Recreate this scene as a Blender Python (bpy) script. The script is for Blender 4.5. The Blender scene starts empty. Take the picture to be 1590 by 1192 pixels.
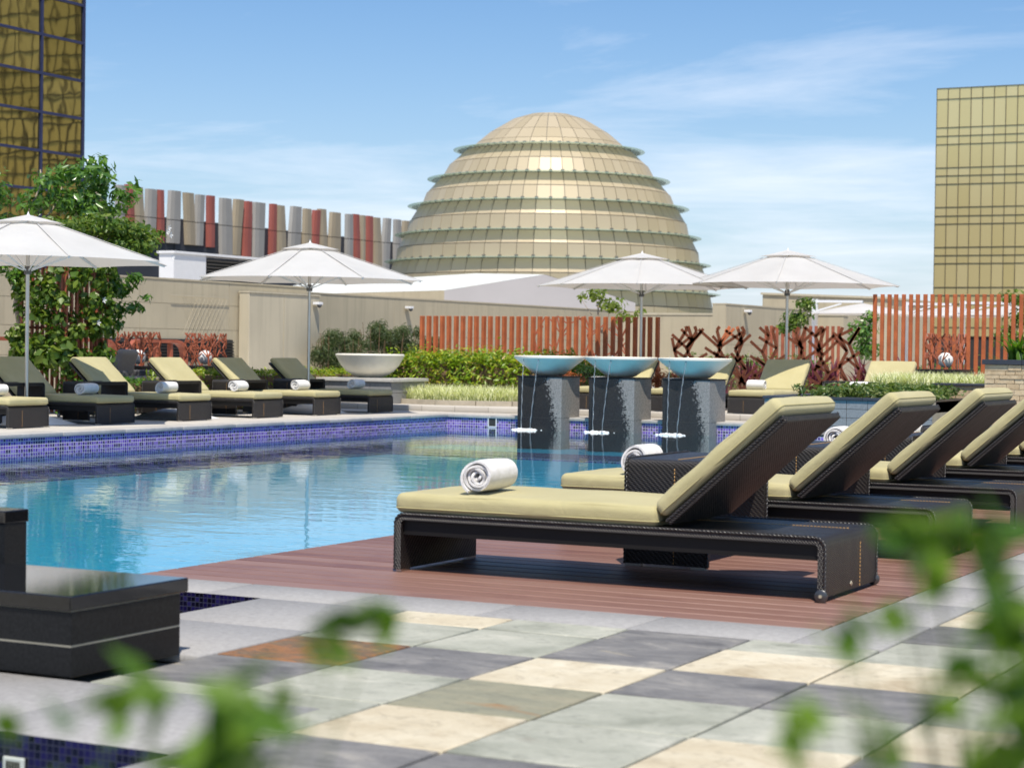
import bpy, bmesh, math, random
import numpy as np
from mathutils import Vector, Matrix
R = math.radians
PI = math.pi
random.seed(7)
rng = np.random.default_rng(11)
S = bpy.context.scene
COL = S.collection

# ------------------------------------------------------------------ camera
cam_data = bpy.data.cameras.new('camera')
cam = bpy.data.objects.new('camera', cam_data)
COL.objects.link(cam)
cam.matrix_world = Matrix.Translation((0, 0, 1.0)) @ (Matrix.Rotation(R(27.0), 4, 'Z') @ Matrix.Rotation(R(89.0), 4, 'X') @ Matrix.Rotation(R(0.8), 4, 'Z'))
cam_data.sensor_width = 36.0
cam_data.lens = 36.0 * 3050 / 1590
cam_data.clip_start = 0.05
cam_data.clip_end = 6000
cam_data.dof.use_dof = True
cam_data.dof.focus_distance = 14.0
cam_data.dof.aperture_fstop = 5.4
S.camera = cam

# ------------------------------------------------------------------ sky, sun, exposure
CLX, CLY = 8.72, 6.85
SUN = Vector((0.25, -0.40, 0.88)).normalized()
W = bpy.data.worlds.new('World')
S.world = W
W.use_nodes = True
nt = W.node_tree
nt.nodes.clear()
wn = nt.nodes.new
wl = nt.links.new
w_out = wn('ShaderNodeOutputWorld')
w_bg = wn('ShaderNodeBackground')
w_bg.inputs['Strength'].default_value = 0.86
sky = wn('ShaderNodeTexSky')
sky.sky_type = 'NISHITA'
sky.sun_disc = False
sky.sun_elevation = math.asin(SUN.z)
sky.sun_rotation = math.atan2(SUN.x, SUN.y)
sky.altitude = 0
sky.air_density = 1.0
sky.dust_density = 0.5
sky.ozone_density = 2.0
tc = wn('ShaderNodeTexCoord')
sep = wn('ShaderNodeSeparateXYZ')
wl(tc.outputs['Generated'], sep.inputs[0])


def wmath(op, a, b=None):
    n = wn('ShaderNodeMath')
    n.operation = op
    for i, v in enumerate((a, b)):
        if v is None:
            continue
        if isinstance(v, (int, float)):
            n.inputs[i].default_value = v
        else:
            wl(v, n.inputs[i])
    return n.outputs[0]


zz = wmath('ADD', wmath('MAXIMUM', sep.outputs['Z'], 0.0), 0.06)
comb = wn('ShaderNodeCombineXYZ')
wl(wmath('DIVIDE', sep.outputs['X'], zz), comb.inputs[0])
wl(wmath('DIVIDE', sep.outputs['Y'], zz), comb.inputs[1])
mapc = wn('ShaderNodeMapping')
mapc.inputs['Location'].default_value = (CLX, CLY, 0)
mapc.inputs['Rotation'].default_value = (0, 0, R(20))
mapc.inputs['Scale'].default_value = (0.55, 0.8, 1)
wl(comb.outputs[0], mapc.inputs[0])
n1 = wn('ShaderNodeTexNoise')
n1.inputs['Scale'].default_value = 1.1
n1.inputs['Detail'].default_value = 9
n1.inputs['Roughness'].default_value = 0.62
n1.inputs['Distortion'].default_value = 0.35
wl(mapc.outputs[0], n1.inputs['Vector'])
n2 = wn('ShaderNodeTexNoise')
n2.inputs['Scale'].default_value = 0.28
n2.inputs['Detail'].default_value = 2
wl(mapc.outputs[0], n2.inputs['Vector'])
cl = wn('ShaderNodeMapRange')
cl.inputs['From Min'].default_value = 0.57
cl.inputs['From Max'].default_value = 0.80
wl(wmath('ADD', wmath('MULTIPLY', n1.outputs[0], 0.62), wmath('MULTIPLY', n2.outputs[0], 0.52)), cl.inputs['Value'])
cmix = wn('ShaderNodeMix')
cmix.data_type = 'RGBA'
wl(wmath('MULTIPLY', cl.outputs[0], 0.62), cmix.inputs[0])
hsv = wn('ShaderNodeHueSaturation')
hsv.inputs['Saturation'].default_value = 1.15
wl(sky.outputs[0], hsv.inputs['Color'])
tint = wn('ShaderNodeMix')
tint.data_type = 'RGBA'
tint.blend_type = 'MULTIPLY'
tint.inputs[0].default_value = 1.0
wl(hsv.outputs[0], tint.inputs[6])
tint.inputs[7].default_value = (.057, .078, .096, 1)
haze = wn('ShaderNodeMix')
haze.data_type = 'RGBA'
wl(wmath('MULTIPLY', wmath('POWER', 2.718, wmath('MULTIPLY', wmath('ABSOLUTE', sep.outputs['Z']), -13.0)), .95), haze.inputs[0])
wl(tint.outputs[2], haze.inputs[6])
haze.inputs[7].default_value = (.64, .67, .74, 1)
wl(haze.outputs[2], cmix.inputs[6])
cmix.inputs[7].default_value = (.80, .83, .90, 1)
wl(cmix.outputs[2], w_bg.inputs['Color'])
wl(w_bg.outputs[0], w_out.inputs[0])

sun_d = bpy.data.lights.new('sun', 'SUN')
sun_d.energy = 3.4
sun_d.angle = R(0.5)
sun_d.color = (1.0, 0.925, 0.81)
sun = bpy.data.objects.new('sun', sun_d)
COL.objects.link(sun)
sun.location = SUN * 60
sun.rotation_euler = SUN.to_track_quat('Z', 'Y').to_euler()
S.view_settings.view_transform = 'Standard'
S.view_settings.look = 'None'
S.view_settings.gamma = 1.0
S.view_settings.exposure = 0.66
S.view_settings.use_curve_mapping = False
S.render.engine = 'CYCLES'
S.cycles.max_bounces = 8
S.cycles.transparent_max_bounces = 16
S.cycles.diffuse_bounces = 3
S.cycles.glossy_bounces = 4
S.cycles.caustics_reflective = False
S.cycles.caustics_refractive = False
S.cycles.use_denoising = True
S.cycles.sample_clamp_indirect = 6

# ------------------------------------------------------------------ materials
M = {}


class Mat:
    """small node helper"""

    def __init__(self, name):
        self.m = bpy.data.materials.new(name)
        self.m.use_nodes = True
        self.t = self.m.node_tree
        self.p = self.t.nodes['Principled BSDF']
        self.out = self.t.nodes['Material Output']
        M[name] = self.m

    def n(self, kind, **kw):
        nd = self.t.nodes.new('ShaderNode' + kind)
        for k, v in kw.items():
            if k in nd.inputs:
                nd.inputs[k].default_value = v
            else:
                setattr(nd, k, v)
        return nd

    def l(self, a, b):
        self.t.links.new(a, b)

    def coord(self, kind='Object', scale=(1, 1, 1), rnd=False):
        c = self.n('TexCoord')
        mp = self.n('Mapping')
        mp.inputs['Scale'].default_value = scale
        self.l(c.outputs[kind], mp.inputs['Vector'])
        if rnd:
            oi = self.n('ObjectInfo')
            ml = self.n('VectorMath', operation='SCALE')
            ml.inputs[0].default_value = (37.0, 53.0, 19.0)
            self.l(oi.outputs['Random'], ml.inputs['Scale'])
            self.l(ml.outputs[0], mp.inputs['Location'])
        return mp.outputs[0]

    def noise(self, vec, scale, detail=4, rough=.55, dist=0.0):
        nd = self.n('TexNoise')
        nd.inputs['Scale'].default_value = scale
        nd.inputs['Detail'].default_value = detail
        nd.inputs['Roughness'].default_value = rough
        nd.inputs['Distortion'].default_value = dist
        if vec is not None:
            self.l(vec, nd.inputs['Vector'])
        return nd.outputs['Fac']

    def ramp(self, fac, stops, interp='LINEAR'):
        r = self.n('ValToRGB')
        r.color_ramp.interpolation = interp
        e = r.color_ramp.elements
        while len(e) < len(stops):
            e.new(0.5)
        for i, (pos, c) in enumerate(stops):
            e[i].position = pos
            e[i].color = (c[0], c[1], c[2], 1)
        self.l(fac, r.inputs[0])
        return r.outputs[0]

    def math(self, op, a, b=None, c=None):
        nd = self.n('Math', operation=op)
        for i, v in enumerate((a, b, c)):
            if v is None:
                continue
            if isinstance(v, (int, float)):
                nd.inputs[i].default_value = v
            else:
                self.l(v, nd.inputs[i])
        return nd.outputs[0]

    def mix(self, fac, a, b, blend='MIX'):
        nd = self.n('Mix', data_type='RGBA', blend_type=blend)
        for i, v in ((0, fac), (6, a), (7, b)):
            if isinstance(v, (int, float)):
                nd.inputs[i].default_value = v
            elif isinstance(v, tuple):
                nd.inputs[i].default_value = (v[0], v[1], v[2], 1)
            else:
                self.l(v, nd.inputs[i])
        return nd.outputs[2]

    def color(self, c):
        if isinstance(c, tuple):
            self.p.inputs['Base Color'].default_value = (c[0], c[1], c[2], 1)
        else:
            self.l(c, self.p.inputs['Base Color'])
        return self

    def set(self, rough=None, metal=None, spec=None):
        if rough is not None:
            if isinstance(rough, (int, float)):
                self.p.inputs['Roughness'].default_value = rough
            else:
                self.l(rough, self.p.inputs['Roughness'])
        if metal is not None:
            self.p.inputs['Metallic'].default_value = metal
        if spec is not None:
            self.p.inputs['Specular IOR Level'].default_value = spec
        return self

    def bump(self, h, strength=.3, dist=.01):
        b = self.n('Bump')
        b.inputs['Strength'].default_value = strength
        b.inputs['Distance'].default_value = dist
        self.l(h, b.inputs['Height'])
        self.l(b.outputs[0], self.p.inputs['Normal'])
        return b.outputs[0]


def simple(name, col, rough=.6, metal=0, var=.12, scale=6, bump=.15, bdist=.004, rnd=True, spec=None):
    m = Mat(name)
    v = m.coord('Object', rnd=rnd)
    f = m.noise(v, scale, 6)
    lo = tuple(max(0, c * (1 - var)) for c in col)
    hi = tuple(min(1, c * (1 + var)) for c in col)
    m.color(m.ramp(f, [(.3, lo), (.7, hi)])).set(rough, metal, spec)
    if bump:
        m.bump(m.noise(v, scale * 9, 4), bump, bdist)
    return m


simple('white_metal', (.78, .78, .78), .4, var=.03, bump=0)
simple('steel', (.55, .53, .49), .28, 1.0, var=.05, bump=0)
simple('dark_steel', (.12, .12, .12), .35, .8, bump=0)
def wall_mat(name, col):
    m = Mat(name)
    v = m.coord('Object', rnd=True)
    base = m.ramp(m.noise(v, .8, 6), [(.3, tuple(c * .92 for c in col)), (.7, tuple(c * 1.06 for c in col))])
    st = m.noise(m.coord('Object', (2.6, 2.6, .18), rnd=True), 2.2, 6, .65)
    m.color(m.mix(m.ramp(st, [(.50, (0, 0, 0)), (.78, (.5, .5, .5))]), base, tuple(c * .62 for c in col))).set(.85)
    m.bump(m.noise(v, 9, 6), .25, .004)


wall_mat('beige_render', (.465, .405, .285))
wall_mat('beige_light', (.51, .455, .335))
simple('dark_slate_clad', (.040, .043, .055), .45, var=.2, scale=.8)
simple('fin_grey', (.36, .345, .315), .6, var=.07, scale=1.0, bump=.05)
simple('fin_tan', (.39, .325, .225), .6, var=.07, scale=1.0, bump=.05)
simple('fin_red', (.36, .105, .080), .6, var=.09, scale=1.0, bump=.05)
simple('seam_dark', (.035, .033, .03), .7, var=.1, bump=0)
simple('bracket_grey', (.16, .15, .13), .6, bump=0)
simple('roof_white', (.68, .70, .66), .7, var=.04, scale=.5, bump=.05)
simple('roof_lilac', (.44, .42, .42), .7, var=.04, scale=.5, bump=.05)
simple('granite_dark', (.0095, .0095, .010), .45, var=.6, scale=90, bump=.15, bdist=.002, spec=.3)
simple('granite_top', (.012, .012, .013), .05, var=.4, scale=90, bump=.01, bdist=.001, spec=.7)
simple('grout', (.30, .28, .22), .9, bump=.1)
simple('rust_steel', (.34, .095, .045), .6, var=.22, scale=5)
simple('rust_bright', (.56, .17, .075), .6, var=.2, scale=6)
simple('rust_orange', (.44, .115, .035), .65, var=.2, scale=6)
simple('red_timber', (.40, .11, .060), .45, var=.2, scale=3)
simple('bark', (.36, .29, .21), .85, var=.3, scale=12, bump=.5, bdist=.01)
simple('leaf_stem', (.05, .075, .02), .7, bump=0)
simple('twig_bark', (.16, .10, .05), .85, var=.3, scale=12, bump=.3)
simple('globe', (.88, .88, .86), .35, var=.02, bump=0)
simple('piping_fabric', (.43, .385, .19), .9, var=.05, bump=0)
simple('taupe_fabric', (.36, .29, .24), .9, var=.06, scale=20)
simple('sofa_wicker', (.10, .10, .105), .6, var=.25, scale=60)
simple('soil', (.06, .045, .03), .95, var=.4, scale=30, bump=.6, bdist=.02)
simple('brass', (.62, .55, .38), .45, .6, bump=0)
simple('thread', (.62, .36, .14), .7, bump=0)
simple('thread_pale', (.55, .52, .48), .7, bump=0)
simple('kerb_stone', (.42, .37, .29), .85, var=.15, scale=8)
simple('bowl_cream', (.74, .71, .61), .7, var=.07, scale=5, bump=.15)
simple('bowl_white', (.96, .87, .71), .5, var=.04, scale=6, bump=.08)
simple('plinth_pale', (.52, .50, .46), .75, var=.08, scale=10)
simple('ground', (.20, .19, .17), .95, var=.2, scale=.05)
simple('rail_black', (.009, .008, .0075), .55, bump=0, spec=.3)
simple('black_louver', (.012, .013, .016), .5, bump=0)
simple('grate_plastic', (.70, .74, .66), .5, var=.05, bump=0)
simple('flower_white', (.85, .84, .80), .6, var=.03, bump=0)


def stone_mat(name, cols, scale, rough=.75, bump=.5, sx=1.0, spots=None):
    m = Mat(name)
    v = m.coord('Object', (1, sx, 1), rnd=True)
    f = m.noise(v, scale, 8, .62, .6)
    c = m.ramp(f, cols)
    if spots:
        f2 = m.noise(v, scale * .6, 5, .6, 1.2)
        k = m.ramp(f2, [(spots[1], (0, 0, 0)), (spots[1] + .1, (1, 1, 1))])
        c = m.mix(k, c, spots[0])
    fine = m.noise(v, 60, 4, .6)
    c = m.mix(m.ramp(m.noise(v, scale * 5, 8, .7, 1.0), [(.52, (0, 0, 0)), (.72, (.45, .45, .45))]), c, tuple(x * .45 for x in cols[0][1]))
    c = m.mix(m.math('MULTIPLY', fine, .5), c, (.02, .02, .02), 'SOFT_LIGHT')
    m.color(c).set(rough)
    m.bump(m.noise(v, scale * 3, 10, .68, .6), bump * 1.5, .008)
    return m


stone_mat('slate_grey', [(.28, (.13, .127, .128)), (.45, (.21, .205, .20)), (.6, (.28, .27, .255)), (.75, (.44, .41, .36))], 3.4, sx=2.0, spots=((.40, .36, .28), .63))
stone_mat('slate_green', [(.28, (.29, .30, .24)), (.45, (.41, .415, .345)), (.6, (.48, .48, .405)), (.78, (.63, .61, .52))], 2.6, sx=1.4, spots=((.34, .33, .27), .64))
stone_mat('slate_cream', [(.25, (.42, .34, .22)), (.42, (.58, .51, .37)), (.6, (.67, .61, .47)), (.8, (.76, .72, .60))], 2.8, spots=((.46, .38, .26), .66))
stone_mat('slate_rust', [(.3, (.10, .085, .07)), (.43, (.36, .17, .065)), (.52, (.18, .13, .085)), (.62, (.40, .24, .10)), (.75, (.15, .135, .12))], 5.0, sx=1.6)
stone_mat('slate_mixed', [(.25, (.22, .22, .17)), (.5, (.32, .31, .22)), (.8, (.42, .37, .26))], 2.6, sx=2.2, spots=((.36, .22, .10), .60))
stone_mat('border_granite', [(.3, (.345, .335, .325)), (.7, (.44, .43, .415))], 40, bump=.15)
stone_mat('coping_stone', [(.3, (.44, .42, .40)), (.7, (.54, .52, .48))], 5, bump=.15)
stone_mat('planter_granite', [(.3, (.24, .24, .245)), (.7, (.36, .36, .36))], 50, bump=.15)
stone_mat('sandstone', [(.25, (.46, .34, .20)), (.5, (.60, .47, .30)), (.8, (.70, .60, .43))], 5, bump=.6)
stone_mat('pillar_granite', [(.3, (.14, .138, .135)), (.7, (.24, .235, .23))], 45, bump=.2)

# wet pillar: dark water-stained left part with a speckled edge
m = Mat('pillar_wet')
v = m.coord('Object')
sp = m.n('SeparateXYZ')
m.l(v, sp.inputs[0])
edge = m.math('ADD', sp.outputs['X'], m.math('MULTIPLY', m.math('SUBTRACT', m.noise(v, 3.0, 4), .5), .16))
edge = m.math('ADD', edge, m.math('MULTIPLY', m.math('SUBTRACT', m.noise(v, 38, 3), .5), .42))
edge = m.math('SUBTRACT', edge, m.math('MULTIPLY', m.math('SUBTRACT', .45, sp.outputs['Z']), .22))
edge = m.math('ADD', edge, .47)
wet = m.ramp(edge, [(.46, (0, 0, 0)), (.52, (1, 1, 1))])
dry = m.ramp(m.noise(v, 60, 5), [(.3, (.17, .16, .148)), (.7, (.36, .34, .31))])
wetc = m.ramp(m.noise(v, 60, 5), [(.3, (.012, .012, .012)), (.7, (.035, .034, .033))])
m.color(m.mix(wet, wetc, dry))
m.set(rough=m.math('ADD', m.math('MULTIPLY', wet, .45), .22))
m.bump(m.noise(v, 60, 5), .2, .004)

# general light terrace paving with slab joints
m = Mat('paving_light')
v = m.coord('Object')
br = m.n('TexBrick')
br.inputs['Scale'].default_value = 1.0
br.inputs['Brick Width'].default_value = .6
br.inputs['Row Height'].default_value = .6
br.inputs['Mortar Size'].default_value = .008
br.inputs['Color1'].default_value = (.50, .47, .43, 1)
br.inputs['Color2'].default_value = (.57, .54, .49, 1)
br.inputs['Mortar'].default_value = (.30, .28, .25, 1)
m.l(v, br.inputs['Vector'])
c = m.mix(m.math('MULTIPLY', m.noise(v, 3, 6), .5), br.outputs['Color'], (.42, .37, .30))
m.color(c).set(.8)
m.bump(m.noise(v, 40, 5), .2, .004)

# deck boards
m = Mat('deck_wood')
v = m.coord('Object', (1.2, 22, 8), rnd=True)
f = m.noise(v, 3, 8, .6, .5)
oi = m.n('ObjectInfo')
c = m.ramp(f, [(.25, (.105, .045, .033)), (.5, (.18, .083, .060)), (.78, (.29, .155, .115))])
c2 = m.mix(m.math('MULTIPLY', oi.outputs['Random'], .85), c, (.29, .17, .135))
bl = m.noise(m.coord('Object', (1, 1, 1), rnd=True), 2.2, 5)
c2 = m.mix(m.ramp(bl, [(.52, (0, 0, 0)), (.75, (.55, .55, .55))]), c2, (.14, .06, .055))
m.color(c2).set(rough=m.math('ADD', m.math('MULTIPLY', f, .25), .36))
wv = m.n('TexWave', wave_type='BANDS', bands_direction='Y')
wv.inputs['Scale'].default_value = 24
wv.inputs['Distortion'].default_value = .3
m.l(m.coord('Object'), wv.inputs['Vector'])
m.bump(m.math('ADD', m.math('MULTIPLY', wv.outputs['Fac'], .5), f), .35, .003)

# woven resin wicker
def wicker(name, col, hi, sc):
    m = Mat(name)
    c = m.n('TexCoord')
    s = m.n('SeparateXYZ')
    m.l(c.outputs['Object'], s.inputs[0])
    k = 2 * PI / sc
    a = m.math('SINE', m.math('MULTIPLY', m.math('ADD', s.outputs['X'], s.outputs['Z']), k))
    b = m.math('SINE', m.math('MULTIPLY', m.math('ADD', s.outputs['Y'], m.math('MULTIPLY', s.outputs['Z'], 1.0)), k * .5))
    w = m.math('MULTIPLY', a, b)
    w = m.math('ADD', m.math('MULTIPLY', w, .5), .5)
    nz = m.noise(c.outputs['Object'], 14, 3)
    m.color(m.mix(w, col, hi)).set(rough=m.math('ADD', m.math('MULTIPLY', nz, .2), .30), spec=.5)
    m.bump(w, .9, .004)
    return m


wicker('wicker_dark', (.006, .005, .005), (.034, .029, .027), .013)
simple('braid_cord', (.026, .023, .021), .33, var=.3, scale=40, bump=0, spec=.7)

m = Mat('cushion_fabric')
v = m.coord('Object', rnd=True)
c = m.ramp(m.noise(v, 2.5, 5), [(.3, (.450, .400, .205)), (.7, (.520, .468, .258))])
m.color(c).set(.88, spec=.2)
ck = m.n('TexChecker')
ck.inputs['Scale'].default_value = 420
m.l(v, ck.inputs['Vector'])
m.bump(m.math('ADD', m.math('MULTIPLY', ck.outputs['Fac'], .25), m.math('MULTIPLY', m.noise(v, 6, 6, .6, .8), 4.0)), .45, .005)
m.p.inputs['Sheen Weight'].default_value = .15

m = Mat('towel_cotton')
v = m.coord('Object', rnd=True)
m.color(m.ramp(m.noise(v, 30, 5), [(.3, (.74, .72, .69)), (.7, (.82, .80, .78))])).set(.95, spec=.1)
m.bump(m.math('ADD', m.noise(v, 260, 3), m.math('MULTIPLY', m.noise(v, 25, 4), 2)), .7, .004)

m = Mat('parasol_canvas')
v = m.coord('Object', rnd=True)
m.color(m.ramp(m.noise(v, 1.5, 4), [(.3, (.68, .68, .67)), (.7, (.77, .77, .76))])).set(.85, spec=.15)
m.bump(m.noise(v, 3.0, 5), .45, .03)
tr = m.n('BsdfTranslucent')
tr.inputs['Color'].default_value = (.62, .56, .48, 1)
mx = m.n('MixShader')
mx.inputs[0].default_value = .38
m.l(m.p.outputs[0], mx.inputs[1])
m.l(tr.outputs[0], mx.inputs[2])
m.l(mx.outputs[0], m.out.inputs[0])

# mosaic of small glass tiles
def mosaic(name, P_, grout, cols, gw=.2):
    m = Mat(name)
    tcn = m.n('TexCoord')
    s = m.n('SeparateXYZ')
    m.l(tcn.outputs['Object'], s.inputs[0])
    hx = m.math('ADD', s.outputs['X'], s.outputs['Y'])
    cells = []
    grid = None
    for o in (hx, s.outputs['Z']):
        q = m.math('DIVIDE', o, P_)
        cells.append(m.math('FLOOR', q))
        fr = m.math('FRACT', q)
        g_ = m.math('MULTIPLY', m.math('GREATER_THAN', fr, gw), 1.0)
        grid = g_ if grid is None else m.math('MULTIPLY', grid, g_)
    cb = m.n('CombineXYZ')
    m.l(cells[0], cb.inputs[0])
    m.l(cells[1], cb.inputs[1])
    wn_ = m.n('TexWhiteNoise', noise_dimensions='2D')
    m.l(cb.outputs[0], wn_.inputs['Vector'])
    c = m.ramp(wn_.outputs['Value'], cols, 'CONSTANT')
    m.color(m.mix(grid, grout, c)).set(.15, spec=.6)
    m.bump(grid, .4, .003)



mosaic('mosaic', .04, (.58, .54, .60), [(0, (.07, .035, .18)), (.25, (.13, .06, .38)), (.5, (.21, .11, .52)), (.75, (.045, .035, .10)), (.88, (.30, .20, .60))])
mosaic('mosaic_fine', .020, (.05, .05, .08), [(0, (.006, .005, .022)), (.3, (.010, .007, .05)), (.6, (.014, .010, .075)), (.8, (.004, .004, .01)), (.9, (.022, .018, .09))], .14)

# pool floor
m = Mat('pool_floor')
v = m.coord('Object')
ca = m.n('TexVoronoi', feature='SMOOTH_F1')
ca.inputs['Scale'].default_value = 24
m.l(v, ca.inputs['Vector'])
m.color(m.ramp(ca.outputs['Distance'], [(0, (.04, .38, .60)), (.6, (.07, .47, .68))])).set(.4)

# water surface: fresnel reflection over a tinted clear body
m = Mat('pool_water')
t_ = m.t
t_.nodes.remove(m.p)
cw = m.n('TexCoord')
mp = m.n('Mapping')
mp.inputs['Rotation'].default_value = (0, 0, R(27))
mp.inputs['Scale'].default_value = (1.0, 1.5, 1)
m.l(cw.outputs['Object'], mp.inputs[0])
h1 = m.noise(mp.outputs[0], 2.2, 3, .5, .3)
h2 = m.noise(mp.outputs[0], 9.0, 3, .5, .2)
hh = m.math('ADD', h1, m.math('MULTIPLY', h2, .22))
bp = m.n('Bump')
bp.inputs['Strength'].default_value = .075
bp.inputs['Distance'].default_value = .035
m.l(hh, bp.inputs['Height'])
fr = m.n('Fresnel')
fr.inputs['IOR'].default_value = 1.40
m.l(bp.outputs[0], fr.inputs['Normal'])
gl = m.n('BsdfGlossy')
gl.inputs['Roughness'].default_value = .015
gl.inputs['Color'].default_value = (1, 1, 1, 1)
m.l(bp.outputs[0], gl.inputs['Normal'])
tp = m.n('BsdfTransparent')
tp.inputs['Color'].default_value = (.66, .90, .97, 1)
mx = m.n('MixShader')
m.l(fr.outputs[0], mx.inputs[0])
m.l(tp.outputs[0], mx.inputs[1])
m.l(gl.outputs[0], mx.inputs[2])
m.l(mx.outputs[0], m.out.inputs[0])

# falling water and foam
m = Mat('falling_water')
v = m.coord('Object')
m.color((.80, .85, .88)).set(.10, spec=.8)
m.p.inputs['Transmission Weight'].default_value = .7
m.bump(m.noise(v, 45, 4), 1.0, .02)
m = Mat('foam')
v = m.coord('Object')
m.color((.82, .87, .90)).set(.6)
m.bump(m.noise(v, 30, 6), .8, .02)

# tinted glass ledge
m = Mat('ledge_glass')
t_ = m.t
tp = m.n('BsdfTransparent')
tp.inputs['Color'].default_value = (.93, .97, .93, 1)
m.color((.62, .76, .67)).set(.12)
mx = m.n('MixShader')
mx.inputs[0].default_value = .45
m.l(tp.outputs[0], mx.inputs[1])
m.l(m.p.outputs[0], mx.inputs[2])
m.l(mx.outputs[0], m.out.inputs[0])

m = Mat('dome_panel')
v = m.coord('Object', rnd=True)
oi = m.n('ObjectInfo')
c = m.ramp(oi.outputs['Random'], [(0, (.43, .355, .225)), (1, (.49, .41, .275))])
m.color(c).set(.48, .12, .5)

def gold_glass(name, c0, c1, rough, wob, wscale, met=.92):
    m = Mat(name)
    oi = m.n('ObjectInfo')
    c = m.ramp(oi.outputs['Random'], [(0, c0), (1, c1)])
    m.color(c).set(rough, met)
    v = m.coord('Object', rnd=True)
    if wob:
        m.bump(m.noise(v, wscale, 2, .4), wob, .05)
    return m


gold_glass('gold_glass', (.74, .60, .27), (.80, .66, .33), .18, .03, 1.2, .38)
gold_glass('bronze_glass', (.29, .235, .10), (.38, .32, .16), .02, .07, .6)
simple('mullion', (.035, .032, .028), .5, bump=0)
simple('mullion_thin', (.11, .09, .05), .5, bump=0)
simple('mullion_blue', (.035, .045, .12), .35, .3, bump=0)


def leaf_mat(name, cols, rough=.45, trans=.35, spec=.5):
    m = Mat(name)
    g = m.n('NewGeometry')
    c = m.ramp(g.outputs['Random Per Island'], cols)
    m.color(c).set(rough, spec=spec)
    tr = m.n('BsdfTranslucent')
    bright = m.mix(1.0, c, (1.35, 1.5, .55), 'MULTIPLY')
    m.l(bright, tr.inputs['Color'])
    mx = m.n('MixShader')
    mx.inputs[0].default_value = trans
    m.l(m.p.outputs[0], mx.inputs[1])
    m.l(tr.outputs[0], mx.inputs[2])
    m.l(mx.outputs[0], m.out.inputs[0])
    return m


leaf_mat('leaf_ficus', [(0, (.05, .125, .02)), (.5, (.10, .21, .035)), (1, (.18, .32, .055))], .26, .38, .8)
leaf_mat('leaf_vine', [(0, (.055, .12, .015)), (.5, (.11, .19, .025)), (1, (.20, .26, .04))], .42)
leaf_mat('leaf_hedge', [(0, (.10, .19, .014)), (.5, (.24, .35, .022)), (.85, (.42, .48, .035)), (1, (.32, .20, .03))], .38)
leaf_mat('leaf_bamboo', [(0, (.050, .085, .030)), (.6, (.085, .125, .042)), (1, (.13, .15, .06))], .5)
leaf_mat('leaf_pale_grass', [(0, (.46, .50, .24)), (.5, (.70, .70, .46)), (1, (.86, .84, .66))], .5, .3)
leaf_mat('leaf_ground', [(0, (.055, .11, .025)), (.6, (.12, .19, .04)), (1, (.30, .33, .12))], .4)
leaf_mat('leaf_lawn', [(0, (.05, .14, .015)), (1, (.12, .27, .03))], .5)
leaf_mat('leaf_strap', [(0, (.060, .15, .015)), (1, (.15, .26, .03))], .35)
leaf_mat('leaf_purple', [(0, (.09, .02, .045)), (.6, (.26, .055, .11)), (1, (.42, .14, .18))], .4)
leaf_mat('leaf_sapling', [(0, (.12, .18, .03)), (1, (.26, .32, .06))], .45, .4)
leaf_mat('leaf_red', [(0, (.20, .05, .02)), (1, (.42, .13, .04))], .5)
leaf_mat('leaf_near', [(0, (.035, .10, .008)), (1, (.16, .27, .025))], .4, .4)

# ------------------------------------------------------------------ object helpers
def tag(o, label=None, cat=None, group=None, kind=None):
    if label:
        o['label'] = label
    if cat:
        o['category'] = cat
    if group:
        o['group'] = group
    if kind:
        o['kind'] = kind
    return o


def empty(name, loc, rz=0.0):
    o = bpy.data.objects.new(name, None)
    COL.objects.link(o)
    o.location = loc
    o.rotation_euler = (0, 0, rz)
    o.empty_display_size = .1
    return o


def link(name, mesh, mat=None, parent=None, loc=(0, 0, 0), rot=(0, 0, 0)):
    if mat is not None and len(mesh.materials) == 0:
        mesh.materials.append(M[mat])
    o = bpy.data.objects.new(name, mesh)
    COL.objects.link(o)
    o.location = loc
    o.rotation_euler = rot
    if parent is not None:
        o.parent = parent
    return o


def copy_tree(o, parent=None):
    c = o.copy()
    COL.objects.link(c)
    c.parent = parent
    for ch in list(o.children):
        copy_tree(ch, c)
    return c


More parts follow.
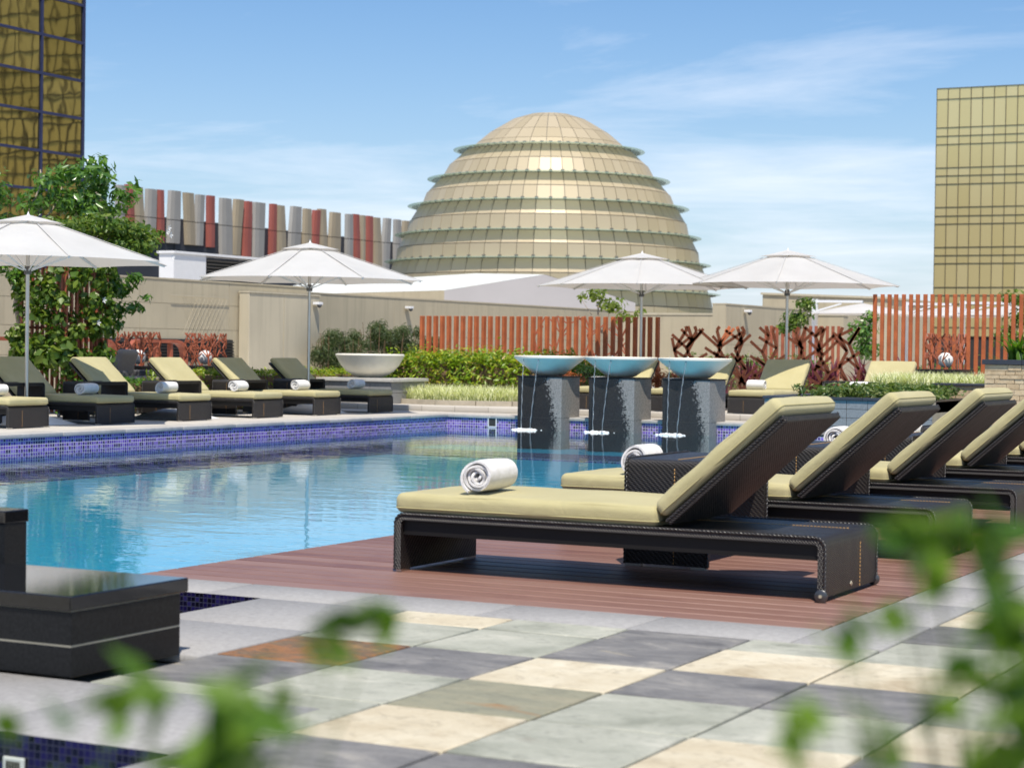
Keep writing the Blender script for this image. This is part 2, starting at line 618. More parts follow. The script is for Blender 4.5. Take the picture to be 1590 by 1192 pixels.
class MB:
    def __init__(self):
        self.v = []
        self.f = []

    def add(self, vs, fs):
        k = len(self.v)
        self.v += [tuple(p) for p in vs]
        self.f += [tuple(i + k for i in f) for f in fs]
        return self

    def box(self, x0, x1, y0, y1, z0, z1):
        return self.add([(x0, y0, z0), (x1, y0, z0), (x1, y1, z0), (x0, y1, z0), (x0, y0, z1), (x1, y0, z1), (x1, y1, z1), (x0, y1, z1)],
                        [(0, 3, 2, 1), (4, 5, 6, 7), (0, 1, 5, 4), (1, 2, 6, 5), (2, 3, 7, 6), (3, 0, 4, 7)])

    def bar(self, a, b, w, t, up=(0, 0, 1)):
        """rectangular bar from a to b; w along the side axis, t along up-ish axis"""
        a, b = Vector(a), Vector(b)
        d = (b - a).normalized()
        u = Vector(up)
        s = d.cross(u)
        if s.length < 1e-4:
            s = d.cross(Vector((1, 0, 0)))
        s.normalize()
        n = s.cross(d).normalized()
        s = s * (w / 2)
        n = n * (t / 2)
        vs = [a - s - n, a + s - n, a + s + n, a - s + n, b - s - n, b + s - n, b + s + n, b - s + n]
        return self.add(vs, [(0, 1, 2, 3), (4, 7, 6, 5), (0, 4, 5, 1), (1, 5, 6, 2), (2, 6, 7, 3), (3, 7, 4, 0)])

    def tube(self, pts, r, n=8, cap=True):
        pts = [Vector(p) for p in pts]
        rs = r if isinstance(r, (list, tuple)) else [r] * len(pts)
        k = len(self.v)
        prev = None
        for i, p in enumerate(pts):
            a = pts[max(i - 1, 0)]
            b = pts[min(i + 1, len(pts) - 1)]
            d = (b - a).normalized()
            if prev is None:
                s = d.cross(Vector((0, 0, 1)))
                if s.length < 1e-3:
                    s = d.cross(Vector((1, 0, 0)))
            else:
                s = prev - d * prev.dot(d)
            s.normalize()
            prev = s
            t = d.cross(s)
            for j in range(n):
                an = 2 * PI * j / n
                self.v.append(tuple(p + (s * math.cos(an) + t * math.sin(an)) * rs[i]))
        for i in range(len(pts) - 1):
            for j in range(n):
                a = k + i * n + j
                b = k + i * n + (j + 1) % n
                self.f.append((a, b, b + n, a + n))
        if cap:
            self.f.append(tuple(k + j for j in range(n))[::-1])
            self.f.append(tuple(k + (len(pts) - 1) * n + j for j in range(n)))
        return self

    def lathe(self, prof, n=40, center=(0, 0)):
        k = len(self.v)
        cx, cy = center
        for r, z in prof:
            for j in range(n):
                a = 2 * PI * j / n
                self.v.append((cx + r * math.cos(a), cy + r * math.sin(a), z))
        for i in range(len(prof) - 1):
            for j in range(n):
                a = k + i * n + j
                b = k + i * n + (j + 1) % n
                self.f.append((a, b, b + n, a + n))
        return self

    def extrude_xz(self, poly, y0, y1):
        """closed polygon in x,z pushed along y (counter clockwise seen from -y)"""
        n = len(poly)
        vs = [(x, y0, z) for x, z in poly] + [(x, y1, z) for x, z in poly]
        fs = [(i, i + n, (i + 1) % n + n, (i + 1) % n)[::-1] for i in range(n)]
        return self.add(vs, fs + [tuple(range(n)), tuple(range(n, 2 * n))[::-1]])

    def mesh(self, name, smooth=False, angle=None, bevel=0, seg=2, recalc=True):
        me = bpy.data.meshes.new(name)
        me.from_pydata(self.v, [], self.f)
        me.update()
        bm = bmesh.new()
        bm.from_mesh(me)
        if recalc:
            bmesh.ops.recalc_face_normals(bm, faces=bm.faces)
        if bevel:
            es = [e for e in bm.edges if len(e.link_faces) == 2 and e.calc_face_angle(0) > .6]
            bmesh.ops.bevel(bm, geom=es, offset=bevel, segments=seg, affect='EDGES', profile=.5)
        bm.to_mesh(me)
        bm.free()
        if smooth:
            me.shade_smooth()
            if angle:
                try:
                    me.set_sharp_from_angle(angle=R(angle))
                except Exception:
                    pass
        return me

    def build(self, name, mat, parent=None, loc=(0, 0, 0), rot=(0, 0, 0), **kw):
        return link(name, self.mesh(name, **kw), mat, parent, loc, rot)


def slab(name, x0, x1, y0, y1, z0, z1, mat, parent=None, bevel=0, seg=2, local=True):
    """box whose object origin sits at its base centre"""
    cx, cy = (x0 + x1) / 2, (y0 + y1) / 2
    b = MB().box(x0 - cx, x1 - cx, y0 - cy, y1 - cy, 0, z1 - z0)
    return b.build(name, mat, parent, (cx, cy, z0), bevel=bevel, seg=seg, smooth=bool(bevel), angle=50)


def soft_box(L, Wd, T, r, puff=.012, wr=.0045, nx=26, ny=12, seed=0):
    """upholstered block: rounded edges, slight crown and wrinkles, origin at corner"""
    def cuts(n, l):
        e = [0, .12 * r, .4 * r, .75 * r, r]
        mid = list(np.linspace(r, l - r, n)[1:-1])
        return e + mid + [l - x for x in e[::-1]]
    xs, ys, zs = cuts(nx, L), cuts(ny, Wd), cuts(3, T)
    rr = random.Random(seed)
    ph = [rr.uniform(0, 6) for _ in range(6)]
    idx = {}
    vs, fs = [], []

    def vid(i, j, k):
        key = (i, j, k)
        if key in idx:
            return idx[key]
        p = Vector((xs[i], ys[j], zs[k]))
        q = Vector((min(max(p.x, r), L - r), min(max(p.y, r), Wd - r), min(max(p.z, r), T - r)))
        d = p - q
        if d.length > 1e-9:
            p = q + d.normalized() * r
        fx, fy = xs[i] / L, ys[j] / Wd
        crown = math.sin(PI * min(max(fx, 0), 1)) ** .5 * math.sin(PI * min(max(fy, 0), 1)) ** .5
        top = zs[k] / T
        p.z += puff * crown * top
        p.z += wr * top * (math.sin(fx * 17 + ph[0] + 2 * math.sin(fy * 5 + ph[1])) * math.sin(fy * 7 + ph[2]) * .6)
        if j in (0, len(ys) - 1):
            p.y += wr * .8 * math.sin(fx * 13 + ph[3]) * math.sin(PI * fx)
        idx[key] = len(vs)
        vs.append(tuple(p))
        return idx[key]
    nx_, ny_, nz_ = len(xs) - 1, len(ys) - 1, len(zs) - 1
    for i in range(nx_):
        for j in range(ny_):
            for k, fl in ((0, 1), (nz_, 0)):
                q = [vid(i, j, k), vid(i + 1, j, k), vid(i + 1, j + 1, k), vid(i, j + 1, k)]
                fs.append(tuple(q[::-1] if fl else q))
    for i in range(nx_):
        for k in range(nz_):
            for j, fl in ((0, 0), (ny_, 1)):
                q = [vid(i, j, k), vid(i + 1, j, k), vid(i + 1, j, k + 1), vid(i, j, k + 1)]
                fs.append(tuple(q[::-1] if fl else q))
    for j in range(ny_):
        for k in range(nz_):
            for i, fl in ((0, 1), (nx_, 0)):
                q = [vid(i, j, k), vid(i, j + 1, k), vid(i, j + 1, k + 1), vid(i, j, k + 1)]
                fs.append(tuple(q[::-1] if fl else q))
    b = MB()
    b.v, b.f = vs, fs
    return b


def rope(path, r, pitch, n=5, step=None):
    """two-strand twisted cord along a path of points"""
    pts = [Vector(p) for p in path]
    seg = [(pts[i + 1] - pts[i]).length for i in range(len(pts) - 1)]
    tot = sum(seg)
    step = step or pitch / 7
    N = max(8, int(tot / step))
    out = MB()
    cen, tan = [], []
    for q in range(N + 1):
        s = tot * q / N
        i = 0
        while i < len(seg) - 1 and s > seg[i]:
            s -= seg[i]
            i += 1
        t = (pts[i + 1] - pts[i]).normalized()
        cen.append(pts[i] + t * s)
        tan.append(t)
    Y = Vector((0, 1, 0))
    for ph in (0, PI):
        p2 = []
        for q in range(N + 1):
            a = 2 * PI * (tot * q / N) / pitch + ph
            nrm = tan[q].cross(Y).normalized()
            p2.append(cen[q] + (Y * math.cos(a) + nrm * math.sin(a)) * r * .5)
        out.tube(p2, r * .62, n)
    return out


def scatter(centers, mat, name, parent=None, size=.06, aspect=.45, n=1000, up=.35, seed=1, droop=0.0, shell=.55, fold=.25, curl=0.0):
    """many small folded leaf faces spread through ellipsoidal clumps.
    centers: list of (x,y,z,rx,ry,rz,weight)"""
    g = np.random.default_rng(seed)
    C = np.array([c[:6] for c in centers], float)
    w = np.array([c[6] if len(c) > 6 else c[3] * c[4] * c[5] for c in centers], float)
    w = w / w.sum()
    pick = g.choice(len(C), n, p=w)
    d = g.normal(size=(n, 3))
    d /= np.linalg.norm(d, axis=1)[:, None]
    rad = (shell + (1 - shell) * g.random(n)) * (.85 + .3 * g.random(n))
    pos = C[pick, :3] + d * rad[:, None] * C[pick, 3:6]
    return leaf_mesh(pos, d, mat, name, parent, size, aspect, up, g, droop, fold)


def leaf_mesh(pos, out, mat, name, parent, size, aspect, up, g, droop=0.0, fold=.25):
    n = len(pos)
    nrm = out * (1 - up) + np.array([0, 0, up]) + g.normal(size=(n, 3)) * .45
    nrm /= np.linalg.norm(nrm, axis=1)[:, None]
    ax = g.normal(size=(n, 3)) + out * .6 + np.array([0, 0, -droop])
    ax -= nrm * (ax * nrm).sum(1)[:, None]
    ax /= np.linalg.norm(ax, axis=1)[:, None]
    sd = np.cross(nrm, ax)
    L = size * (.6 + .8 * g.random(n))[:, None]
    Wd = L * aspect
    a = pos - ax * L * .5
    b = pos + ax * L * .5
    mid = pos - nrm * L * fold * .0
    l1 = mid - ax * L * .05 + sd * Wd * .5 + nrm * L * fold * .3
    r1 = mid - ax * L * .05 - sd * Wd * .5 + nrm * L * fold * .3
    V = np.stack([a, l1, b, r1], 1).reshape(-1, 3)
    i0 = np.arange(n) * 4
    F = np.stack([np.stack([i0, i0 + 2, i0 + 1], 1), np.stack([i0, i0 + 3, i0 + 2], 1)], 1).reshape(-1)
    me = bpy.data.meshes.new(name)
    me.vertices.add(len(V))
    me.vertices.foreach_set('co', V.astype(np.float32).ravel())
    me.loops.add(len(F))
    me.loops.foreach_set('vertex_index', F.astype(np.int32))
    nf = len(F) // 3
    me.polygons.add(nf)
    me.polygons.foreach_set('loop_start', (np.arange(nf) * 3).astype(np.int32))
    me.polygons.foreach_set('loop_total', np.full(nf, 3, np.int32))
    me.update(calc_edges=True)
    return link(name, me, mat, parent)


def blades(pts, mat, name, parent=None, h=.3, w=.012, lean=.5, seed=3, segs=3):
    """arching grass blades rooted at pts"""
    g = np.random.default_rng(seed)
    n = len(pts)
    pts = np.asarray(pts, float)
    az = g.random(n) * 2 * PI
    dr = np.stack([np.cos(az), np.sin(az), np.zeros(n)], 1)
    sd = np.stack([-np.sin(az), np.cos(az), np.zeros(n)], 1)
    H = h * (.6 + .6 * g.random(n))
    ln = lean * (.4 + .9 * g.random(n)) * H
    V = []
    for k in range(segs + 1):
        t = k / segs
        c = pts + dr * (ln * t * t)[:, None] + np.array([0, 0, 1.0]) * (H * (t - .28 * t * t * (ln / H)))[:, None]
        ww = w * (1 - t ** 1.6) + .0006
        V.append(np.stack([c - sd * ww / 2, c + sd * ww / 2], 1))
    V = np.stack(V, 1)
    nv = (segs + 1) * 2
    V = V.reshape(-1, 3)
    base = np.arange(n)[:, None] * nv
    quads = []
    for k in range(segs):
        o = k * 2
        quads.append(np.concatenate([base + o, base + o + 1, base + o + 3, base + o + 2], 1))
    F = np.stack(quads, 1).reshape(-1, 4)
    me = bpy.data.meshes.new(name)
    me.vertices.add(len(V))
    me.vertices.foreach_set('co', V.astype(np.float32).ravel())
    me.loops.add(F.size)
    me.loops.foreach_set('vertex_index', F.astype(np.int32).ravel())
    me.polygons.add(len(F))
    me.polygons.foreach_set('loop_start', (np.arange(len(F)) * 4).astype(np.int32))
    me.polygons.foreach_set('loop_total', np.full(len(F), 4, np.int32))
    me.update(calc_edges=True)
    return link(name, me, mat, parent)


# ================================================================== the setting
WATER = -.18
FLOOR = -.46
PX0, PX1, PX2 = -14.5, -5.33, -8.4
PY0, PY1, PY2 = 5.75, 23.5, 26.3

gnd = MB().add([(-2500, -800, -6), (2500, -800, -6), (2500, 4000, -6), (-2500, 4000, -6)], [(0, 1, 2, 3)]).build('ground', 'ground')
tag(gnd, kind='structure')

# paving sheets laid round the holes (pool, two sunken channels)
def in_rect(x, y, r):
    return r[0] < x < r[1] and r[2] < y < r[3]


HOLES = [(PX0, PX1, PY0, PY1), (PX0, PX2, PY0, PY2), (-5.2, -4.42, 5.35, 6.5), (-4.6, -2.92, 2.2, 3.9)]
LOWER = [(-5.33, .6, 1.7, 22.2), (-8.2, -5.33, 1.7, 5.75)]
xs = sorted({-60, 40, -8.2, .6, *[h[0] for h in HOLES], *[h[1] for h in HOLES]})
ys = sorted({-6, 90, 1.7, 22.2, *[h[2] for h in HOLES], *[h[3] for h in HOLES]})
hi, lo = MB(), MB()
for i in range(len(xs) - 1):
    for j in range(len(ys) - 1):
        x, y = (xs[i] + xs[i + 1]) / 2, (ys[j] + ys[j + 1]) / 2
        if any(in_rect(x, y, h) for h in HOLES):
            continue
        low = any(in_rect(x, y, h) for h in LOWER)
        b, z = (lo, -.035) if low else (hi, 0.0)
        b.add([(xs[i], ys[j], z), (xs[i + 1], ys[j], z), (xs[i + 1], ys[j + 1], z), (xs[i], ys[j + 1], z)], [(0, 1, 2, 3)])
terrace = tag(hi.build('terrace_paving', 'paving_light'), kind='structure')
bed = tag(lo.build('paving_bed', 'grout'), kind='structure')

# pool basin
out = [(PX0, PY0), (PX1, PY0), (PX1, PY1), (PX2, PY1), (PX2, PY2), (PX0, PY2)]
b = MB()
for i in range(len(out)):
    (x0, y0), (x1, y1) = out[i], out[(i + 1) % len(out)]
    b.add([(x0, y0, -.03), (x1, y1, -.03), (x1, y1, FLOOR), (x0, y0, FLOOR)], [(0, 1, 2, 3)])
basin = tag(b.build('pool_wall', 'mosaic'), kind='structure')
b = MB().add([(x, y, FLOOR) for x, y in out], [tuple(range(6))])
pf = tag(b.build('pool_floor', 'pool_floor'), kind='structure')
# broad darker band of mosaic on the floor below the far side
lane = MB()
lane.box(PX0 + .01, PX2 + .4, 23.3, 24.5, FLOOR, FLOOR + .03)
lane.box(PX0 + .01, PX0 + .75, PY0 + .02, 23.29, FLOOR, FLOOR + .03)
tag(lane.build('pool_floor_band', 'mosaic'), kind='structure')
water = MB().add([(x, y, WATER) for x, y in out], [tuple(range(6))]).build('water', 'pool_water', recalc=False)
tag(water, kind='structure')

# coping stones
def coping(x0, x1, y0, y1, n, along):
    for i in range(n):
        g = .004
        if along == 'y':
            a, c = y0 + (y1 - y0) * i / n, y0 + (y1 - y0) * (i + 1) / n
            slab('coping_stone', x0, x1, a + g, c - g, -.045, .006, 'coping_stone', terrace, bevel=.008)
        else:
            a, c = x0 + (x1 - x0) * i / n, x0 + (x1 - x0) * (i + 1) / n
            slab('coping_stone', a + g, c - g, y0, y1, -.045, .006, 'coping_stone', terrace, bevel=.008)


coping(PX0 - .33, PX0 + .02, 14.0, PY2 - .02, 11, 'y')
coping(PX0 - .33, PX2, PY2 - .02, PY2 + .33, 6, 'x')

# rear platform one low step up
slab('rear_terrace', -17.3, 6.0, 27.35, 60, .001, .085, 'paving_light', bevel=.006)['kind'] = 'structure'

# ---- timber deck, each board a piece
deck = tag(empty('timber_deck', (0, 0, 0)), kind='structure')
bw, gp = .136, .012
bm_ = MB().box(-1.552, 1.552, -bw / 2, bw / 2, 0, .03).mesh('board', bevel=.004, seg=1, smooth=True, angle=40)
y = 6.875
while y < 22.0:
    link('board', bm_, 'deck_wood', deck, (-3.777, y + bw / 2, -.031))
    y += bw + gp

# ---- granite border and slate tiles
def border(x0, x1, y0, y1, n, along):
    for i in range(n):
        g = .003
        if along == 'x':
            a, c = x0 + (x1 - x0) * i / n, x0 + (x1 - x0) * (i + 1) / n
            slab('border_stone', a + g, c - g, y0, y1, -.03, 0, 'border_granite', bed, bevel=.004, seg=1)
        else:
            a, c = y0 + (y1 - y0) * i / n, y0 + (y1 - y0) * (i + 1) / n
            slab('border_stone', x0, x1, a + g, c - g, -.03, 0, 'border_granite', bed, bevel=.004, seg=1)


border(-5.33, -2.215, 6.505, 6.868, 5, 'x')
border(-2.212, -1.893, 6.505, 14.3, 12, 'y')
border(-4.416, -3.755, 5.17, 6.50, 2, 'y')
border(-5.33, -5.205, 5.35, 6.5, 2, 'y')
border(-4.9, -2.92, 3.905, 4.60, 3, 'x')
border(-8.2, -4.95, 3.905, 5.34, 3, 'x')
border(-2.915, -2.835, 2.2, 3.90, 2, 'y')

TW, TH = .465, .49
tile_me = {}
kinds = ['slate_grey', 'slate_green', 'slate_cream', 'slate_rust', 'slate_mixed']
layout = {  # (column, row) -> stone seen in that place; columns count from x=-1.89, rows from y=4.27
    (-3, 0): 'slate_green', (-2, 0): 'slate_cream', (-1, 0): 'slate_green', (0, 0): 'slate_cream',
    (-3, 1): 'slate_green', (-4, 1): 'slate_grey', (-2, 1): 'slate_mixed', (-1, 1): 'slate_green', (0, 1): 'slate_green',
    (-4, 2): 'slate_rust', (-3, 2): 'slate_grey', (-2, 2): 'slate_cream', (-1, 2): 'slate_grey', (0, 2): 'slate_grey',
    (-4, 3): 'slate_green', (-3, 3): 'slate_green', (-2, 3): 'slate_grey', (-1, 3): 'slate_cream', (0, 3): 'slate_cream',
    (-4, 4): 'slate_cream', (-3, 4): 'slate_green', (-2, 4): 'slate_grey', (-1, 4): 'slate_green', (0, 4): 'slate_green',
    (-2, -1): 'slate_grey', (-3, -1): 'slate_grey', (-1, -1): 'slate_grey', (-4, 0): 'slate_green', (0, -1): 'slate_green'}
def tile(x0, x1, y0, y1, key):
    kd = layout.get(key) or random.choices(kinds, (3, 4, 4, .6, 1.4))[0]
    w, h = round(x1 - x0, 3), round(y1 - y0, 3)
    mk = (kd, w, h)
    if mk not in tile_me:
        g = .006
        me = MB().box(-w / 2 + g, w / 2 - g, -h / 2 + g, h / 2 - g, 0, .03).mesh('tile', bevel=.004, seg=1, smooth=True, angle=40)
        tile_me[mk] = me
    link('tile', tile_me[mk], kd, bed, ((x0 + x1) / 2, (y0 + y1) / 2, -.031 + random.uniform(-.001, .0015)),
         (random.uniform(-.0025, .0025), random.uniform(-.0025, .0025), 0))


for c in range(-4, 5):
    for r in range(-5, 17):
        x0 = -1.89 + c * TW
        y0 = 4.27 + r * TH
        x1, y1 = x0 + TW, y0 + TH
        if c < 0:
            if y0 > 6.3:
                continue
            y1 = min(y1, 6.502)
            if y1 - y0 < .1:
                continue
        if c < 0 and x0 < -2.84 and y0 < 3.9:
            if x1 < -2.8:
                continue
            x0 = -2.832
        if c == -4 and y0 < 4.6:
            if y0 < 4.2:
                continue
            y0 = 4.605
            x0 = -3.75
        tile(x0, x1, y0, y1, (c, r))

# ---- sunken channels with mosaic sides
def recess(name, x0, x1, y0, y1, zb, zw):
    b = MB()
    pts = [(x0, y0), (x1, y0), (x1, y1), (x0, y1)]
    for i in range(4):
        (a, c), (d, e) = pts[i], pts[(i + 1) % 4]
        b.add([(a, c, -.001), (d, e, -.001), (d, e, zb), (a, c, zb)], [(0, 1, 2, 3)])
    b.add([(p[0], p[1], zb) for p in pts], [(0, 1, 2, 3)])
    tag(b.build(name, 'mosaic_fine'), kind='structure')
    w = MB().add([(p[0], p[1], zw) for p in pts], [(0, 1, 2, 3)]).build('channel_water', 'pool_water', recalc=False)
    tag(w, kind='structure')


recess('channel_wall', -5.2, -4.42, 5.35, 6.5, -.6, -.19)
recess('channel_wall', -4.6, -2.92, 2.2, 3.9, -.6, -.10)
gr = tag(empty('overflow_grate', (-3.40, 3.897, -.115)), 'small pale slotted overflow grate set in the dark mosaic channel', 'grate')
MB().box(-.035, .035, -.008, 0, 0, .055).build('plate', 'grate_plastic', gr, bevel=.003)
for i in range(6):
    MB().box(-.003, .003, -.0095, -.0082, .012, .045).build('slot', 'seam_dark', gr, (-.02 + i * .008, 0, 0))

# ---- granite fountain block beside the channel
blk = tag(empty('granite_block', (-3.82, 4.62, .001)), 'low black granite block with polished overhanging top beside the sunken channel', 'granite block')
for z0, z1 in ((0, .092), (.097, .198)):
    MB().box(-3.0, 0, 0, .54, z0, z1).build('course', 'granite_dark', blk, bevel=.003)
MB().box(-2.999, -.0015, .0015, .5385, .004, .20).build('core', 'grout', blk)
MB().box(-3.02, .006, -.010, .575, .2005, .246).build('top_slab', 'granite_top', blk, bevel=.004)
blk2 = tag(empty('granite_upstand', (-4.615, 5.225, .001)), 'upright black granite block rising behind the low polished block', 'granite block')
for z0, z1 in ((0, .19), (.194, .375)):
    MB().box(-2.3, 0, 0, .115, z0, z1).build('course', 'granite_dark', blk2, bevel=.003)
MB().box(-2.3, .004, -.006, .12, .3755, .42).build('top_slab', 'granite_top', blk2, bevel=.004)

# ================================================================== furniture
def u_profile(L, Hh, r, t, z0a=.012, z0b=.02):
    """outer and inner outline of an inverted U shell in x,z"""
    def arc(cx, cz, rr, a0, a1, n=6):
        return [(cx + rr * math.cos(a0 + (a1 - a0) * i / n), cz + rr * math.sin(a0 + (a1 - a0) * i / n)) for i in range(n + 1)]
    outer = [(0, z0a)] + arc(r, Hh - r, r, PI, PI / 2) + arc(L - r, Hh - r, r, PI / 2, 0) + [(L, z0b)]
    ri = max(r - t, .008)
    inner = [(L - t, z0b)] + arc(L - t - ri, Hh - t - ri, ri, 0, PI / 2) + arc(t + ri, Hh - t - ri, ri, PI / 2, PI) + [(t, z0a)]
    return outer, inner


def shell(L, Hh, Wd, r=.045, t=.03):
    o, i = u_profile(L, Hh, r, t)
    n = len(o)
    inn = i[::-1]
    vs = [(x, y_, z) for (x, z) in o for y_ in (0, Wd)] + [(x, y_, z) for (x, z) in inn for y_ in (0, Wd)]
    fs = []
    for k in range(n - 1):
        a = 2 * k
        fs.append((a, a + 1, a + 3, a + 2))
        c = 2 * n + 2 * k
        fs.append((c, c + 2, c + 3, c + 1))
        fs.append((a, a + 2, c + 2, c))
        fs.append((a + 1, c + 1, c + 3, a + 3))
    for a, c in ((0, 2 * n), (2 * (n - 1), 2 * n + 2 * (n - 1))):
        fs.append((a, c, c + 1, a + 1))
    return MB().add(vs, fs), o


def stitches(path, y_, nrm_off=.0022, pitch=.016, ln=.009, w=.003):
    b = MB()
    pts = [Vector((x, y_, z)) for x, z in path]
    for i in range(len(pts) - 1):
        d = pts[i + 1] - pts[i]
        l = d.length
        if l < .03:
            continue
        d.normalize()
        nn = Vector((-d.z, 0, d.x))
        q = pitch / 2
        while q < l - ln:
            a = pts[i] + d * q + nn * nrm_off
            b.bar(a, a + d * ln, w, .003, up=nn)
            q += pitch
    return b


LL, LW, LH = 2.0, .72, .262


def piping(cush, L, Wd, T, r):
    for z in (.024,):
        q = r * .93
        pts = []
        for (cx, cy, a0) in ((L - q, q, -PI / 2), (L - q, Wd - q, 0), (q, Wd - q, PI / 2), (q, q, PI)):
            for k in range(5):
                a = a0 + PI / 2 * k / 4
                e = q - .001 if True else q
                pts.append((cx + math.cos(a) * e, cy + math.sin(a) * e, z))
        pts.append(pts[0])
        dense = []
        for k in range(len(pts) - 1):
            a, b = Vector(pts[k]), Vector(pts[k + 1])
            n = max(1, int((b - a).length / .06))
            dense += [a.lerp(b, t / n) for t in range(n)]
        dense.append(Vector(pts[-1]))
        MB().tube(dense, .0032, 6, cap=False).build('piping', 'piping_fabric', cush, smooth=True)


def make_lounger():
    root = empty('sun_lounger', (0, 0, 0))
    s, o = shell(LL, LH, LW)
    s.build('frame', 'wicker_dark', root, smooth=True, angle=40)
    for y_ in (.0, LW):
        rope([(x, y_, z) for x, z in o], .0068, .036).build('braided_edge', 'braid_cord', root, smooth=True)
    for y_ in (.022, LW - .052):
        MB().box(.034, LL - .034, y_, y_ + .03, LH - .095, LH - .031).build('side_rail', 'rail_black', root)
    tag(stitches(o, LW * .66).build('stitching', 'thread', root), kind='stuff')
    for y_ in (.0, LW - .09):
        MB().box(.002, .028, y_ + .01, y_ + .09, .0, .0125).build('foot_pad', 'steel', root)
    for y_ in (-.012, LW - .006):
        w = MB()
        prof = [(.0, 0), (.022, 0), (.027, .004), (.027, .014), (.022, .018), (0, .018)]
        w.lathe(prof, 18)
        wo = w.build('wheel', 'dark_steel', root, (LL - .012, y_ + .018, .027), (PI / 2, 0, 0), smooth=True, angle=40)
        MB().lathe([(0, .0), (.007, .0), (.007, .0225), (0, .0225)], 10).build('axle', 'brass', wo)
    MB().add([(0, -.018, 0), (0, 0, -.012), (0, .018, 0), (0, 0, .012), (.003, -.014, 0), (.003, 0, -.009), (.003, .014, 0), (.003, 0, .009)],
             [(0, 1, 2, 3), (4, 7, 6, 5), (0, 4, 5, 1), (1, 5, 6, 2), (2, 6, 7, 3), (3, 7, 4, 0)]).build('badge', 'brass', root, (LL, LW * .5, .045))
    sc_ = soft_box(1.275, LW + .004, .088, .034, seed=3).build('seat_cushion', 'cushion_fabric', root, (-.008, -.002, LH + .002), smooth=True)
    piping(sc_, 1.275, LW + .004, .088, .034)
    # backrest, hinged at x = 1.30
    an = R(41.5)
    bl = .68
    bk = MB().box(0, bl, 0, LW, -.03, 0).build('backrest', 'wicker_dark', root, (1.305, 0, LH + .036), (0, -an, 0), bevel=.008)
    for y_ in (.0, LW):
        rope([(0, y_, -.006), (bl, y_, -.006)], .007, .035).build('braided_edge', 'braid_cord', bk, smooth=True)
    bc_ = soft_box(bl + .03, LW + .002, .078, .032, seed=5).build('back_cushion', 'cushion_fabric', root, (1.305 - .012, -.001, LH + .040), (0, -an, 0), smooth=True)
    piping(bc_, bl + .03, LW + .002, .078, .032)
    return root


TL, TWd, TZ = .80, .41, .50


def make_table():
    root = empty('wicker_side_table', (0, 0, 0))
    s, o = shell(TL, TZ, TWd, r=.035, t=.035)
    s.build('frame', 'wicker_dark', root, smooth=True, angle=40)
    for y_ in (0, TWd):
        rope([(x, y_, z) for x, z in o], .008, .04).build('braided_edge', 'braid_cord', root, smooth=True)
    tag(stitches(o, TWd * .40).build('stitching', 'thread', root), kind='stuff')
    for x_ in (.002, TL - .028):
        for y_ in (0.0, TWd - .08):
            MB().box(x_, x_ + .026, y_, y_ + .08, 0, .0125 if x_ < .1 else .0205).build('foot_pad', 'steel', root)
    return root


def make_towel(sd):
    rr = random.Random(sd)
    b = MB()
    turns = 4.1
    N = 120
    Lh = .285
    t = .0115
    ins, outs = [], []
    for i in range(N + 1):
        a = turns * 2 * PI * i / N
        rad = .016 + (.083 - .016) * (i / N) + .0025 * math.sin(a * 1.7 + sd)
        sq = 1 - .06 * max(0, -math.sin(a))
        x, z = math.cos(a + 3.6) * rad * 1.04, math.sin(a + 3.6) * rad * sq
        x2, z2 = math.cos(a + 3.6) * (rad - t) * 1.04, math.sin(a + 3.6) * (rad - t) * sq
        outs.append((x, z))
        ins.append((x2, z2))
    ny = 9
    vs, fs = [], []
    for k, (loop) in enumerate((outs, ins)):
        for i, (x, z) in enumerate(loop):
            for j in range(ny):
                f = j / (ny - 1)
                y_ = (f - .5) * Lh
                e = .006 * math.sin(i * .35 + sd) * (1 if j in (0, ny - 1) else 0)
                pinch = 1 - .05 * (abs(2 * f - 1) ** 4)
                wob = 1 + .012 * math.sin(5 * f + i * .11 + sd)
                vs.append((x * pinch * wob, y_ + e + (.010 * (1 - i / N) * (1 if j == 0 else -1 if j == ny - 1 else 0)), z * pinch * wob))
    off = (N + 1) * ny
    for i in range(N):
        for j in range(ny - 1):
            a = i * ny + j
            fs.append((a, a + ny, a + ny + 1, a + 1))
            fs.append((off + a, off + a + 1, off + a + ny + 1, off + a + ny))
        for j in (0, ny - 1):
            a = i * ny + j
            q = (a, off + a, off + a + ny, a + ny)
            fs.append(q)
    for j in range(ny - 1):
        a = N * ny + j
        fs.append((a, a + 1, off + a + 1, off + a))
    me = MB().add(vs, fs).mesh('towel', smooth=True, angle=60)
    return me


towel_me = [make_towel(1), make_towel(2.4), make_towel(4.1)]


def towel(x, y_, z, label, k, rz=0.0, grp=None):
    o = link('rolled_towel', towel_me[k % 3], 'towel_cotton', None, (x, y_, z + .078), (0, 0, rz))
    o.rotation_euler = (0, 0 if k == 0 else random.uniform(-.9, .9), rz)
    o.scale = (1, random.uniform(.93, 1.07), 1)
    return tag(o, label, 'towel', grp)


proto = make_lounger()
tproto = make_table()
first = [True, True]


def lounger(x, y_, z, rz, label, grp):
    o = proto if first[0] else copy_tree(proto)
    first[0] = False
    j = 0 if abs(y_ - 7.6) < .01 else 1
    o.location = (x + j * random.uniform(-.03, .03), y_ + j * random.uniform(-.015, .015), z)
    o.rotation_euler = (0, 0, rz + j * random.uniform(-.018, .018))
    return tag(o, label, 'sun lounger', grp)


def table(x, y_, z, rz, label, grp):
    o = tproto if first[1] else copy_tree(tproto)
    first[1] = False
    o.location = (x, y_, z)
    o.rotation_euler = (0, 0, rz)
    return tag(o, label, 'side table', grp)


